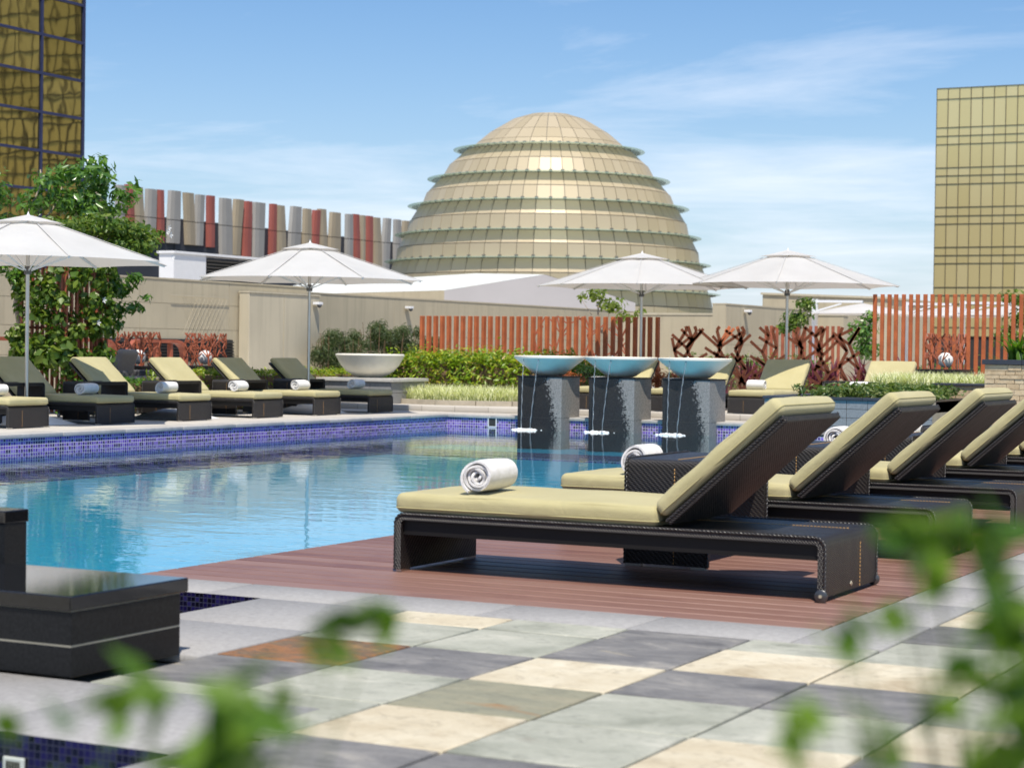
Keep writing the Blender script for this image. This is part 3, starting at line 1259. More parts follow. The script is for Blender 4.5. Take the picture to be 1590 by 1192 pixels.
SEAT = LH + .002 + .088 + .008
ord_ = ['first', 'second', 'third', 'fourth', 'fifth']
g1, g2, g3 = 'loungers in a row on the timber deck', 'loungers along the left pool edge', 'loungers on the rear terrace behind the fountain bowls'
dlab = ['wicker sun lounger with khaki cushion on the timber deck next to the slate paving',
        'second wicker lounger on the timber deck counted from the slate paving end',
        'third wicker lounger on the timber deck counted from the slate paving end',
        'fourth wicker lounger on the timber deck counted from the slate paving end',
        'fifth wicker lounger on the timber deck counted from the slate paving end']
DY = [7.60, 9.33, 11.02, 12.75, 14.46]
DECKZ = -.001
for i, y_ in enumerate(DY):
    lounger(-4.45, y_, DECKZ, 0, dlab[i], g1)
    towel(-4.07, y_ + .19, DECKZ + SEAT, 'rolled white towel on the %s deck lounger from the slate paving' % ord_[i], i, .04, 'rolled towels on the deck loungers')
    if i < 4:
        # table stands across the gap, long side along the loungers' short side
        table(-3.28, y_ + .83, DECKZ, PI / 2, 'dark wicker side table between the %s and %s deck loungers from the slate paving' % (ord_[i], ord_[i + 1]), 'side tables between the deck loungers')

LY = [17.59, 19.24, 20.88, 22.52, 24.09, 25.66]
ordl = ['sixth', 'fifth', 'fourth', 'third', 'second', 'first']
for i, y_ in enumerate(LY):
    lounger(-15.5, y_ + LW, .001, PI, '%s wicker lounger from the cream bowl planter along the left pool edge' % ordl[i], g2)
    towel(-15.86, y_ + .2, .001 + SEAT, 'rolled white towel on the %s poolside lounger from the cream bowl planter' % ordl[i], i + 1, random.uniform(-.08, .08), 'rolled towels on the left poolside loungers')
    if i < 5:
        table(-16.35, y_ + .80 + .03, .001, PI / 2, 'dark wicker side table between the %s and %s poolside loungers from the cream bowl planter' % (ordl[i + 1], ordl[i]), 'side tables between the left poolside loungers')

RX = [(-12.35, 'lounger behind the gap between the first and second fountain bowls from the low hedge'), (-11.06, 'lounger behind the gap between the second and third fountain bowls from the low hedge'),
      (-9.75, 'shaded khaki wicker lounger beside the grey granite planter behind the third fountain bowl'), (-8.15, 'khaki wicker lounger half hidden behind the grey granite planter')]
rlab = ['rolled white towel seen between the first two fountain pillars', 'rolled white towel seen between the second and third fountain pillars',
        'rolled white towel on the lounger beside the grey granite planter', 'rolled white towel on the lounger behind the grey granite planter']
for i, (x, lab) in enumerate(RX):
    lounger(x, 27.75, .086, PI / 2, lab, g3)
    towel(x - .42, 28.1, .086 + SEAT, rlab[i], i, PI / 2, 'rolled towels on the rear loungers')
table(-9.35, 28.75, .086, 0, 'dark wicker table between the two rear loungers by the grey granite planter', 'side tables on the rear terrace')
table(-12.05 + .06, 28.75, .086, 0, 'dark wicker table between the two rear loungers behind the fountain bowls', 'side tables on the rear terrace')

# ---- parasols
def make_umbrella(rad=1.78, ze=2.0, za=2.55, zf=2.60, base=True):
    root = empty('parasol', (0, 0, 0))
    n = 8
    rot0 = R(11)
    rings = 9
    zv = za - (za - ze) * .235
    rv = rad * .25

    def canopy_mesh(r0, r1, z0, z1, sag, scal, nseg=6):
        b = MB()
        k = 0
        for ri in range(rings + 1):
            f = ri / rings
            for s in range(n):
                for q in range(nseg):
                    a0 = rot0 + 2 * PI * s / n
                    a1 = rot0 + 2 * PI * (s + 1) / n
                    t = q / nseg
                    rr = r0 + (r1 - r0) * f
                    p0 = Vector((math.cos(a0), math.sin(a0), 0)) * rr
                    p1 = Vector((math.cos(a1), math.sin(a1), 0)) * rr
                    p = p0.lerp(p1, t)
                    z = z0 + (z1 - z0) * (f ** .97)
                    mid = 4 * t * (1 - t)
                    z -= sag * mid * math.sin(PI * min(f * .9 + .05, 1)) * .6
                    edge = 1 - scal * mid * f ** 3
                    b.v.append((p.x * edge, p.y * edge, z + .012 * mid * f ** 4))
        m_ = n * nseg
        for ri in range(rings):
            for s in range(m_):
                a = ri * m_ + s
                c = ri * m_ + (s + 1) % m_
                b.f.append((a, c, c + m_, a + m_))
        return b
    cm = canopy_mesh(rv * .80, rad, zv + .035, ze, .035, .03)
    cano = cm.build('canopy', 'parasol_canvas', root, smooth=True, angle=25)
    vm = canopy_mesh(.02, rv * 1.06, za + .02, zv + .045, .015, .14)
    for i, (x, y_, z) in enumerate(vm.v):
        pass
    vm.build('vent_cap', 'parasol_canvas', cano, smooth=True, angle=25)
    MB().tube([(0, 0, .05), (0, 0, za - .02)], .024, 14).build('pole', 'steel', root, smooth=True, angle=40)
    MB().lathe([(0, zf + .02), (.006, zf), (.014, za + .03), (.03, za + .005), (.03, za - .02), (0, za - .02)], 12).build('finial', 'white_metal', root, smooth=True)
    MB().lathe([(.0, ze - .16), (.045, ze - .16), (.05, ze - .1), (.03, ze - .06), (0, ze - .06)], 14).build('hub', 'dark_steel', root, smooth=True, angle=40)
    for s in range(n):
        a = rot0 + 2 * PI * s / n
        c, sn = math.cos(a), math.sin(a)
        rib = MB().bar((c * .03, sn * .03, za - .055), (c * rad * .985, sn * rad * .985, ze - .008), .016, .022).build('rib', 'white_metal', root)
        MB().bar((c * rv * .9, sn * rv * .9, zv + .030), (c * rad, sn * rad, ze + .004), .022, .006).build('seam', 'parasol_canvas', cano)
        MB().bar((c * .045, sn * .045, ze - .11), (c * rad * .5, sn * rad * .5, (za + ze) / 2 - .06), .012, .016).build('strut', 'white_metal', rib)
    if base:
        MB().add([(-.45, -.45, .0), (.45, -.45, .0), (.45, .45, .0), (-.45, .45, .0), (-.10, -.10, .13), (.10, -.10, .13), (.10, .10, .13), (-.10, .10, .13)],
                 [(0, 3, 2, 1), (4, 5, 6, 7), (0, 1, 5, 4), (1, 2, 6, 5), (2, 3, 7, 6), (3, 0, 4, 7)]).build('base', 'white_metal', root, bevel=.012)
    return root


um = make_umbrella()
ug = 'white poolside parasols'
tag(um, 'white octagonal parasol beside the vine clad pillar and leafy tree', 'parasol', ug)
um.location = (-16.30, 18.83, .001)
for (x, y_, z, lab, sc) in ((-16.25, 25.10, .001, 'white octagonal parasol standing between the poolside loungers nearest the cream bowl planter', 1.0),
                        (-12.92, 30.05, .086, 'white octagonal parasol standing behind the middle fountain bowl', .99),
                        (-10.42, 30.15, .086, 'white octagonal parasol standing beside the branching rust screen', 1.0)):
    c = copy_tree(um)
    c.location = (x, y_, z)
    c.rotation_euler = (0, 0, random.uniform(0, .5))
    c.scale = (sc, sc, sc)
    tag(c, lab, 'parasol', ug)
b_ = MB().add([(-.45, -.45, .0), (.45, -.45, .0), (.45, .45, .0), (-.45, .45, .0), (-.10, -.10, .13), (.10, -.10, .13), (.10, .10, .13), (-.10, .10, .13)],
              [(0, 3, 2, 1), (4, 5, 6, 7), (0, 1, 5, 4), (1, 2, 6, 5), (2, 3, 7, 6), (3, 0, 4, 7)])
sb = tag(empty('spare_parasol_stand', (-16.25, 21.75, .001)), 'empty white parasol base plate between the fourth and third poolside loungers', 'parasol base')
b_.build('plate', 'white_metal', sb, bevel=.012)
MB().tube([(0, 0, .12), (0, 0, .30)], .034, 12).build('socket', 'steel', sb, smooth=True, angle=40)

# ---- far white cantilever shades beyond the slatted fence
def far_shade(x, y_, lab, w=1.35, zt=2.25, ze=1.98, post=True):
    r = tag(empty('cantilever_parasol', (x, y_, .001)), lab, 'parasol', 'white parasols beyond the slatted fence')
    b = MB()
    n = 8
    for f in (0.02, .25, .5, .75, 1):
        for k in range(n):
            a = 2 * PI * k / n + .3
            b.v.append((math.cos(a) * w * f, math.sin(a) * w * f, zt - (zt - ze) * f ** 1.15))
    for i in range(4):
        for k in range(n):
            a, c = i * n + k, i * n + (k + 1) % n
            b.f.append((a, c, c + n, a + n))
    b.build('canopy', 'parasol_canvas', r, smooth=True, angle=20)
    MB().box(-w * .9 - .06, -w * .9 + .06, -.06, .06, 0, 2.35).build('post', 'white_metal', r)
    MB().bar((-w * .9, 0, 2.30), (0, 0, zt + .04), .06, .06).build('arm', 'white_metal', r)
    MB().bar((-w * .9, 0, 2.05), (-w * .4, 0, 2.24), .04, .04).build('brace', 'white_metal', r)
    MB().tube([(0, 0, zt + .05), (0, 0, ze - .05)], .02, 8).build('hub', 'steel', r)
    return r


far_shade(-14.2, 46.7, 'white cantilever parasol between the small tree and the slatted fence')
far_shade(-12.6, 49.0, 'white cantilever parasol seen through the slats next to the small lantern pedestal', 1.3)
far_shade(-10.9, 48.0, 'white cantilever parasol seen through the slats above the lantern pedestal', 1.3)
far_shade(-9.4, 50.0, 'white cantilever parasol seen through the slats below the gold glass building', 1.4)

# ================================================================== fountains
fcx = [-12.79, -11.63, -10.47]
flab = ['fountain bowl on granite pillar nearest the low hedge', 'middle fountain bowl on granite pillar of the three in the pool', 'fountain bowl on granite pillar nearest the grey granite planter']
PH = .60
for i, x in enumerate(fcx):
    r = tag(empty('fountain', (x, 26.33, FLOOR + .001)), flab[i], 'fountain', 'three fountain bowls at the far pool edge')
    o = -FLOOR - .001
    y0, y1 = -.33, .30
    MB().box(-.36, .36, y0, y1, -.60 - o, 0).build('pillar', 'pillar_wet', r, (0, 0, o + .60), bevel=.004)
    MB().box(-.3608, .3608, y0 - .0008, y1, o + .002, o + .006).build('joint', 'seam_dark', r)
    MB().box(-.37, .37, y0 - .01, y1 + .01, o + .601, o + .618).build('cap', 'granite_dark', r, bevel=.003)
    prof = [(0, .632), (.18, .632), (.22, .645), (.27, .682), (.37, .765), (.475, .845), (.512, .876), (.528, .888), (.531, .915), (.525, .924), (.46, .924), (.40, .88), (.0, .84)]
    MB().lathe([(a, z + o - .008) for a, z in prof], 56).build('bowl', 'bowl_white', r, (0, 0, 0), smooth=True, angle=35)
    MB().lathe([(.45, o + .905), (.001, o + .905)], 40).build('bowl_water', 'pool_water', r, recalc=False)
    lips = ((-.20, -.485), (.08, -.52))
    for k, (lx, ly) in enumerate(lips):
        pts, rad = [], []
        for q in range(26):
            t = q / 25
            dz = 1.12 * t ** 1.35
            drift = .05 * t ** .6
            dx = (-.01 if k == 0 else -.13) * t
            pts.append((lx + dx + .004 * math.sin(q * 1.9), ly + .03 - drift, o + .93 - dz))
            rad.append(.0045 + .0045 * math.sin(q * 2.3 + k) ** 2 + (.006 if q == 0 else 0))
        MB().tube(pts, rad, 7).build('water_stream', 'falling_water', r, smooth=True)
    f = MB()
    g = random.Random(i)
    for q in range(90):
        a, d = g.uniform(0, 2 * PI), abs(g.gauss(0, .06))
        px, py = g.choice((-.22, -.07)) + math.cos(a) * d * 1.4, -.50 + math.sin(a) * d
        rr = g.uniform(.010, .034) * (1.2 - min(d * 4, .8))
        fh = .35
        f.lathe([(0.001, rr * .85), (rr * .7, rr * .6), (rr * 1.15, 0), (rr * .7, -rr * .5), (.001, -rr * .5)], 7, (px, py))
        for z in range(35):
            pv = f.v[-35 + z]
            f.v[-35 + z] = (pv[0], pv[1], pv[2] + o + WATER)
    f.build('foam', 'foam', r, smooth=True)

sk = tag(empty('skimmer', (-13.72, 26.298, -.145)), 'square white skimmer opening in the far mosaic pool wall', 'skimmer')
for a in ((-.075, .075, .115, .13), (-.075, .075, -.03, -.015)):
    MB().box(a[0], a[1], -.015, 0, a[2], a[3]).build('frame', 'white_metal', sk)
for a in ((-.075, -.06), (.06, .075)):
    MB().box(a[0], a[1], -.015, 0, -.0148, .1148).build('frame', 'white_metal', sk)
MB().box(-.0598, .0598, -.006, -.002, -.0148, .1148).build('opening', 'seam_dark', sk)

# ================================================================== fences and screens
def fence(name, x0, x1, y_, z0, z1, pitch, lab, w=.055, d=.10, mat='rust_orange'):
    r = tag(empty(name, (x0, y_, z0)), lab, 'fence')
    me = MB().box(-w / 2, w / 2, -d / 2, d / 2, 0, z1 - z0).mesh('slat', bevel=.004, seg=1)
    n = int((x1 - x0) / pitch)
    for i in range(n + 1):
        link('slat', me, mat, r, (i * pitch, 0, 0), (random.uniform(-.006, .006), random.uniform(-.004, .004), random.uniform(-.05, .05)))
    MB().box(-.03, n * pitch + .03, -.008, .008, .06, .10).build('rail', 'rust_steel', r)
    return r


fence('slatted_fence', -17.95, -13.11, 31.55, .086, 1.60, .1425, 'long fence of upright orange timber slats behind the clipped hedge', .052, .105)
fence('slatted_fence', -8.92, -6.2, 30.0, .086, 1.945, .1135, 'taller fence of spaced upright rust slats in front of the gold glass building', .054, .06)
fence('slatted_fence', -15.0, -13.2, 42.0, .086, 1.62, .13, 'short far fence of red slats behind the branching rust screen', .06, .06, 'rust_steel')


def twig_panel(x0, x1, z0, z1, rs, w, t, y_=0.0, dens=.20):
    """flat welded screen of forking bars"""
    b = MB()
    g = random.Random(rs)
    Lx = x1 - x0
    hh = z1 - z0

    def seg(a, c, ww):
        b.bar((a[0], y_, a[1]), (c[0], y_, c[1]), t, ww, up=(c[1] - a[1], 0, -(c[0] - a[0])))
    n = max(3, int(Lx / (hh * dens)))
    for i in range(n + 1):
        p = [x0 + Lx * i / n + g.uniform(-.04, .04) * hh, z0]
        s = 1 if i % 2 else -1
        while p[1] < z1 - .02 * hh:
            an = s * R(g.uniform(14, 34))
            l = hh * g.uniform(.20, .34)
            q = [p[0] + math.sin(an) * l, p[1] + math.cos(an) * l]
            if q[1] > z1:
                f = (z1 - p[1]) / (q[1] - p[1])
                q = [p[0] + (q[0] - p[0]) * f, z1]
            q[0] = min(max(q[0], x0), x1)
            seg(p, q, w)
            if q[1] < z1 - .1 * hh:
                for bs in ((-s, .9), (s, .35)):
                    if g.random() < bs[1]:
                        an2 = bs[0] * R(g.uniform(38, 66))
                        l2 = hh * g.uniform(.16, .34)
                        e = [q[0] + math.sin(an2) * l2, q[1] + math.cos(an2) * l2]
                        if e[1] > z1:
                            f = (z1 - q[1]) / (e[1] - q[1])
                            e = [q[0] + (e[0] - q[0]) * f, z1]
                        e[0] = min(max(e[0], x0), x1)
                        seg(q, e, w * .9)
            p = q
            s = -s
    return b


tw = tag(empty('twig_screen', (-13.0, 31.6, .086)), 'rust red metal screen of forking twigs beside the long slatted fence', 'screen')
twig_panel(0, 3.35, 0, 1.36, 5, .052, .022, dens=.175).build('bars', 'rust_bright', tw)
MB().box(0, 3.35, -.012, .012, .01, .05).build('base_rail', 'rust_steel', tw)
tw2 = tag(empty('twig_screen', (-18.6, 37.5, .001)), 'grey brown row of twig screens rising above the long slatted fence', 'screen')
twig_panel(0, 2.2, 0, 1.72, 9, .028, .02).build('bars', 'rust_steel', tw2)


def lantern(x, y_, z, s, lab, rs, ped=True, pedw=.34):
    r = tag(empty('twig_lantern', (x, y_, z)), lab, 'lantern', 'rust twig lanterns with white globes')
    b = MB()
    g = random.Random(rs)
    h_ = s * .46
    for k in range(4):
        pn = twig_panel(-h_, h_, 0, s, rs * 7 + k, s * .034, s * .03, dens=.30)
        ca, sa = math.cos(k * PI / 2), math.sin(k * PI / 2)
        b.add([(x * ca - (y2 - h_) * sa, x * sa + (y2 - h_) * ca, z2) for x, y2, z2 in pn.v], pn.f)
    b.build('twigs', 'rust_steel', r)
    MB().lathe([(.001, -.5), (.25, -.433), (.433, -.25), (.5, 0), (.433, .25), (.25, .433), (.001, .5)], 20).build('globe', 'globe', r, (0, 0, s * .26), smooth=True).scale = (s * .44, s * .44, s * .44)
    if ped:
        p = tag(empty('stone_pedestal', (x, y_, .001)), 'sandstone pedestal under the ' + lab.replace(' with white globe', ''), 'pedestal', 'stone pedestals under the twig lanterns')
        MB().box(-pedw, pedw, -pedw, pedw, z - .062, z - .002).build('cap', 'granite_dark', p, bevel=.004)
        h = z - .064
        n = max(3, int(h / .09))
        MB().box(-pedw + .035, pedw - .035, -pedw + .035, pedw - .035, 0, h).build('core', 'grout', p)
        for c in range(n):
            za, zb = h * c / n + .003, h * (c + 1) / n - .003
            off = .12 if c % 2 else 0
            cuts = [-pedw + .02] + [v for v in (-.16 + off, .06 + off) if abs(v) < pedw - .06] + [pedw - .02]
            for q in range(len(cuts) - 1):
                MB().box(cuts[q] + .003, cuts[q + 1] - .003, -pedw + .02 - g.uniform(0, .008), -pedw + .06, za, zb).build('stone', 'sandstone', p)
            cuts = [-pedw + .02] + [v for v in (-.05 + off, .15 - off) if abs(v) < pedw - .06] + [pedw - .02]
            cuts.sort()
            for q in range(len(cuts) - 1):
                MB().box(pedw - .06, pedw - .02 + g.uniform(0, .008), cuts[q] + .003 + (.05 if q == 0 else 0), cuts[q + 1] - .003, za, zb).build('stone', 'sandstone', p)
    return r


lantern(-19.5, 25.16, .66, .54, 'rust twig lantern with white globe between the two arched red rails', 1)
lantern(-19.5, 26.95, .66, .54, 'rust twig lantern with white globe nearest the beige box wall', 2)
lantern(-7.42, 28.55, .80, .52, 'orange twig lantern with white globe in front of the taller slatted fence', 3)

# ---- curved red rails and dark louvres below the wall
def arch_rail(y0, y1, lab):
    r = tag(empty('arched_rail', (-20.9, y0, .001)), lab, 'rail', 'arched red timber rails along the beige wall')
    L_ = y1 - y0
    pts = [(0, 0, .0), (0, 0, .85), (0, .05, .97), (0, .16, 1.04), (0, .3, 1.06), (0, L_ - .3, 1.06), (0, L_ - .16, 1.04), (0, L_ - .05, .97), (0, L_, .85), (0, L_, 0)]
    b = MB()
    for i in range(len(pts) - 1):
        b.bar(pts[i], pts[i + 1], .14, .06, up=(0, -(pts[i + 1][2] - pts[i][2]), (pts[i + 1][1] - pts[i][1])))
    b.build('arch', 'red_timber', r)
    for k in range(3):
        MB().box(-.04, .04, L_ * .25 * (k + 1) - .03, L_ * .25 * (k + 1) + .03, .0, 1.02).build('leg', 'red_timber', r)
    return r


arch_rail(21.5, 26.3, 'long arched red timber rail behind the vine clad pillar')
arch_rail(26.65, 28.25, 'shorter arched red timber rail between the two twig lanterns')

sofa = tag(empty('wicker_sofa', (-18.95, 24.15, .001)), 'grey wicker sofa with taupe cushion beside the twig lantern', 'sofa')
MB().box(-.5, .5, -.7, .7, .04, .36).build('base', 'sofa_wicker', sofa, bevel=.02)
MB().box(-.5, -.36, -.7, .7, .361, .80).build('back', 'sofa_wicker', sofa, bevel=.02)
for y_ in (-.70, .56):
    MB().box(-.358, .5, y_, y_ + .14, .361, .60).build('arm', 'sofa_wicker', sofa, bevel=.02)
soft_box(.78, 1.1, .14, .05, seed=8).build('seat_cushion', 'taupe_fabric', sofa, (-.34, -.55, .362), smooth=True)
soft_box(.42, .42, .14, .06, seed=9).build('pillow', 'taupe_fabric', sofa, (-.12, -.1, .50), (0, -1.2, 0), smooth=True)

# ================================================================== walls
def panel_wall(name, x, y0, y1, z0, rows, lab, ln=2.9, mat='beige_render', depth=.35):
    r = tag(empty(name, (x, y0, z0)), lab, 'wall')
    L_ = y1 - y0
    zt = rows[-1]
    MB().box(-depth, -.016, 0, L_, 0, zt - z0 - .002).build('core', mat, r)
    n = max(1, round(L_ / ln))
    for i in range(len(rows) - 1):
        for k in range(n):
            a, c = L_ * k / n, L_ * (k + 1) / n
            MB().box(-.0155, 0, a + .006, c - .006, rows[i] - z0 + .004, rows[i + 1] - z0 - .004).build('panel', mat, r)
    MB().box(-depth - .01, .012, -.005, L_, zt - z0, zt - z0 + .035).build('capping', mat, r)
    return r


panel_wall('beige_wall', -24.0, 16.0, 37.0, .001, [.03, .78, 1.32, 1.83, 2.30], 'long beige panelled wall behind the left loungers')
panel_wall('beige_wall', -24.6, 37.0, 66.0, .001, [.03, 1.3, 2.22], 'beige wall running on behind the bamboo and the slatted fence', 4.5)
bx = tag(empty('beige_box_wall', (-23.98, 34.30, .001)), 'lighter beige box wall projecting between the panelled wall and the bamboo', 'wall')
MB().box(.02, .28, 0, 2.72, 0, 2.12).build('block', 'beige_light', bx, bevel=.01)
MB().box(.01, .30, -.01, 2.74, 2.121, 2.155).build('capping', 'beige_light', bx)
MB().box(.281, .287, 1.30, 1.312, 0, 2.09).build('joint', 'beige_render', bx)
lv = tag(empty('louvre_panel', (-23.99, 29.6, .66)), 'black louvre panel low on the beige wall behind the lanterns', 'louvre')
MB().box(0, .02, 0, 4.5, 0, .46).build('backing', 'black_louver', lv)
for k in range(7):
    MB().bar((.04, 0, .04 + k * .062), (.04, 4.5, .04 + k * .062), .05, .012, up=(.6, 0, 1)).build('slat', 'black_louver', lv)
# wire trellis on the wall
tl = tag(empty('wire_trellis', (-23.97, 32.3, 1.22)), 'thin diamond wire trellis fixed to the beige wall', 'trellis')
b = MB()
for k in range(9):
    b.bar((.03, k * .13, 0), (.03, k * .13 + .5, .74), .004, .004)
    b.bar((.03, k * .13 + .5, 0), (.03, k * .13, .74), .004, .004)
b.build('wires', 'beige_light', tl)['kind'] = 'stuff'
MB().bar((.03, -.4, .78), (.03, 1.6, .78), .012, .012).build('top_rod', 'beige_light', tl)
# dome cameras on the wall
for k, (x, y_, z) in enumerate(((-23.68, 36.8, 1.93), (-24.58, 42.4, 1.98), (-17.28, 46.8, 2.02))):
    r = tag(empty('wall_camera', (x, y_, z)), ['small white security camera on the corner of the beige box wall', 'small white twin security camera above the slatted fence', 'small white security camera above the branching screen'][k], 'camera')
    MB().box(.0, .16, -.09, .09, 0, .06).build('bracket', 'white_metal', r, bevel=.01)
    MB().lathe([(.001, -.07), (.04, -.05), (.055, 0), (.001, .002)], 12).build('dome', 'dark_steel', r, (.12, 0, 0), smooth=True)
panel_wall('far_wall', -17.3, 45.5, 58.0, .001, [.03, 1.2, 2.18], 'far beige wall behind the branching screen', 4.0)
fw = tag(empty('far_wall', (-20.0, 52.5, .001)), 'far low beige wall right of the dome base', 'wall')
MB().box(-3.2, 3.5, 0, .4, 0, 2.06).build('block', 'beige_render', fw)
MB().box(-3.22, 3.52, -.02, .42, 2.061, 2.12).build('capping', 'beige_light', fw)
fb = tag(empty('low_building', (-23.9, 66.5, .001)), 'low beige building block behind the far parasols', 'building')
MB().add([(0, 0, 0), (4.6, 0, 0), (4.6, 6, 0), (0, 6, 0), (0, 0, 3.08), (4.6, 0, 2.92), (4.6, 6, 2.92), (0, 6, 3.08)],
         [(0, 3, 2, 1), (4, 5, 6, 7), (0, 1, 5, 4), (1, 2, 6, 5), (2, 3, 7, 6), (3, 0, 4, 7)]).build('wall', 'beige_render', fb)
MB().add([(-.06, -.06, 3.085), (4.66, -.06, 2.925), (4.66, 6, 2.925), (-.06, 6, 3.085), (-.06, -.06, 3.16), (4.66, -.06, 3.0), (4.66, 6, 3.0), (-.06, 6, 3.16)],
         [(0, 3, 2, 1), (4, 5, 6, 7), (0, 1, 5, 4), (1, 2, 6, 5), (2, 3, 7, 6), (3, 0, 4, 7)]).build('roof', 'beige_light', fb)

# ---- pale low roof in front of the dome
hall = tag(empty('low_hall', (-39.6, 80.9, -4)), 'low pale hall with white sloping roof and grey gable before the dome', 'building')
A, B, C = Vector((0, 0, 8.45)), Vector((-4.1, -2.1, 7.66)), Vector((3.7, 1.9, 7.22))
back = Vector((-10, 12, .6))
gb = MB()
foot = [Vector((p.x, p.y, 0)) for p in (B, C)]
gb.add([B, A, C, foot[1], foot[0]], [(0, 1, 2, 3, 4)])
gb.add([C, foot[1], foot[1] + back * 1.0, C + back], [(0, 1, 2, 3)])
gb.build('gable', 'roof_lilac', hall)
lb = Vector((-14.5, -4.0, 7.35))
MB().add([A + Vector((0, 0, .01)), B + Vector((0, 0, .01)), lb, Vector((-17, 6, 8.3)), A + back], [(0, 1, 2, 3, 4)]).build('roof', 'roof_white', hall)
MB().add([B, lb, Vector((lb.x, lb.y, 0)), foot[0]], [(0, 1, 2, 3)]).build('wall', 'beige_render', hall)
MB().add([A + Vector((0, 0, .01)), C + Vector((0, 0, .01)), C + back, A + back], [(0, 1, 2, 3)]).build('roof_slope', 'roof_lilac', hall)

# ================================================================== fin building
FIN = [(52.19, 52.88, 't'), (53.36, 53.84, 'g'), (53.91, 54.35, 'r'), (54.36, 54.9, 't'), (54.98, 55.58, 'g'), (55.6, 56.04, 'r'), (56.25, 56.98, 'g'), (57.24, 57.83, 't'), (57.87, 58.38, 'g'), (58.59, 59.05, 'r'), (59.37, 60.17, 'g'), (60.2, 60.77, 't'), (60.88, 61.42, 'r'), (61.52, 62.27, 'g'), (62.62, 63.08, 'r'), (63.11, 63.72, 't'), (63.97, 64.79, 'g'), (64.94, 65.55, 't'), (65.58, 66.1, 'r'), (66.13, 66.68, 't'), (66.85, 67.71, 't'), (68.1, 68.66, 'g'), (68.69, 69.2, 'r'), (69.24, 69.62, 't'), (69.69, 70.23, 'r'), (70.27, 70.92, 't'), (71.0, 71.65, 'g'), (71.97, 72.59, 'g'), (72.68, 73.22, 't')]
fbld = tag(empty('fin_building', (-93.5, 110.0, -14.4)), 'dark building topped by a row of grey, tan and red upright fins', 'building')
fbld.scale = (2.2, 2.2, 2.2)
MB().box(-9, 0, -6, 26, 0, 11.5).build('wall', 'dark_slate_clad', fbld)
for k in range(10):
    MB().box(0, .01, -6 + k * 3.2, -6 + k * 3.2 + .03, 0, 11.49).build('joint', 'seam_dark', fbld)
gg = random.Random(4)
for k, (ya, yb, c) in enumerate(FIN):
    w = yb - ya
    yc = (ya + yb) / 2 - 50
    zb = 10.6 if yc < 9.2 else 10.36
    z0 = zb - gg.uniform(0, .03)
    zt = 12.45 + gg.uniform(-.04, .04)
    zm = 11.42
    sk_ = gg.uniform(-.14, .14)
    fl = gg.choice((.84, .9, 1.0, 1.1))
    dp = .17
    w = max(w - .09, .30)
    yc += .03
    mat = {'t': 'fin_tan', 'g': 'fin_grey', 'r': 'fin_red'}[c]
    fin = empty('fin', (0, yc, 0))
    fin.parent = fbld

    def prism(za, zc, wa, wc, oa, oc, nm):
        b = MB()
        pr = [(-.5, .05), (-.42, .78), (-.12, 1.0), (.5, .92), (.5, .05)]
        lo_ = [(dp * q, p * wa + oa, za) for p, q in pr]
        hi_ = [(dp * q, p * wc + oc, zc) for p, q in pr]
        n = len(pr)
        b.add(lo_ + hi_, [tuple(range(n))[::-1], tuple(range(n, 2 * n))] + [(i, (i + 1) % n, (i + 1) % n + n, i + n) for i in range(n)])
        return b.build(nm, mat, fin)
    wm = w * (.93 + .07 * fl)
    prism(z0, zm - .012, w * .95, wm, -sk_ * .5, 0, 'lower_cladding')
    prism(zm + .012, zt, wm, w * fl, 0, sk_ * .7, 'upper_cladding')
    MB().box(.02, dp * .85, -w * .40, w * .40, zm - .0119, zm + .0119).build('joint', 'seam_dark', fin)
pass
wu = tag(empty('roof_unit', (-33.0, 44.1, -6)), 'white rooftop plant box with a dark louvred side', 'roof unit')
MB().box(-.5, 0, 0, 1.5, 0, 9.53).build('housing', 'white_metal', wu)
MB().box(-.5, -.06, 1.501, 4.4, 0, 9.45).build('louvre_housing', 'black_louver', wu)
MB().box(-.55, .05, -.05, 4.45, 9.531, 9.60).build('roof', 'white_metal', wu)
for k in range(8):
    MB().bar((-.03, 1.55, 8.75 + k * .095), (-.03, 4.35, 8.75 + k * .095), .07, .02, up=(.6, 0, 1)).build('slat', 'dark_steel', wu)

# ================================================================== dome
DC = Vector((-61.4, 125.8, 0))       # 140 m away
dome = tag(empty('dome_building', DC), 'large beige panelled dome ringed with green glass ledges', 'dome')
ring_r = [6.8, 8.63, 10.0, 10.9, 11.6, 12.3, 12.8]
ring_z = [15.0, 12.9, 10.96, 8.9, 7.0, 4.95, 2.85]
wall_r = [5.92, 7.80, 9.20, 10.2, 10.95, 11.55, 11.95]
cap = [(.6, 17.80), (1.5, 17.68), (2.6, 17.34), (4.25, 16.36), (5.15, 15.6), (5.6, 15.08)]
NP = 60
rows = []
for i in range(len(cap) - 1):
    if i == 0:
        continue
    rows.append((cap[i], cap[i + 1], 30))
for i in range(6):
    r0, z0 = wall_r[i], ring_z[i] + .03
    r1, z1 = wall_r[i + 1] - .16, ring_z[i + 1] + .09
    rm = r0 + (r1 - r0) * .58 + .08
    zm = z0 + (z1 - z0) * .47
    rows.append(((r0, z0), (rm, zm), NP))
    rows.append(((rm + .06, zm - .02), (r1, z1), NP))
core = MB()
pc = [(.0, 17.7)]
for (a, c, n) in rows:
    pc += [(a[0] - .08, a[1]), (c[0] - .08, c[1])]
pc += [(11.9, 2.7), (11.9, -6)]
core.lathe(pc, 60)
core.build('shell', 'bracket_grey', dome, smooth=False)
cam_az = math.atan2(-DC.y, -DC.x)
rest = MB()
count = 0


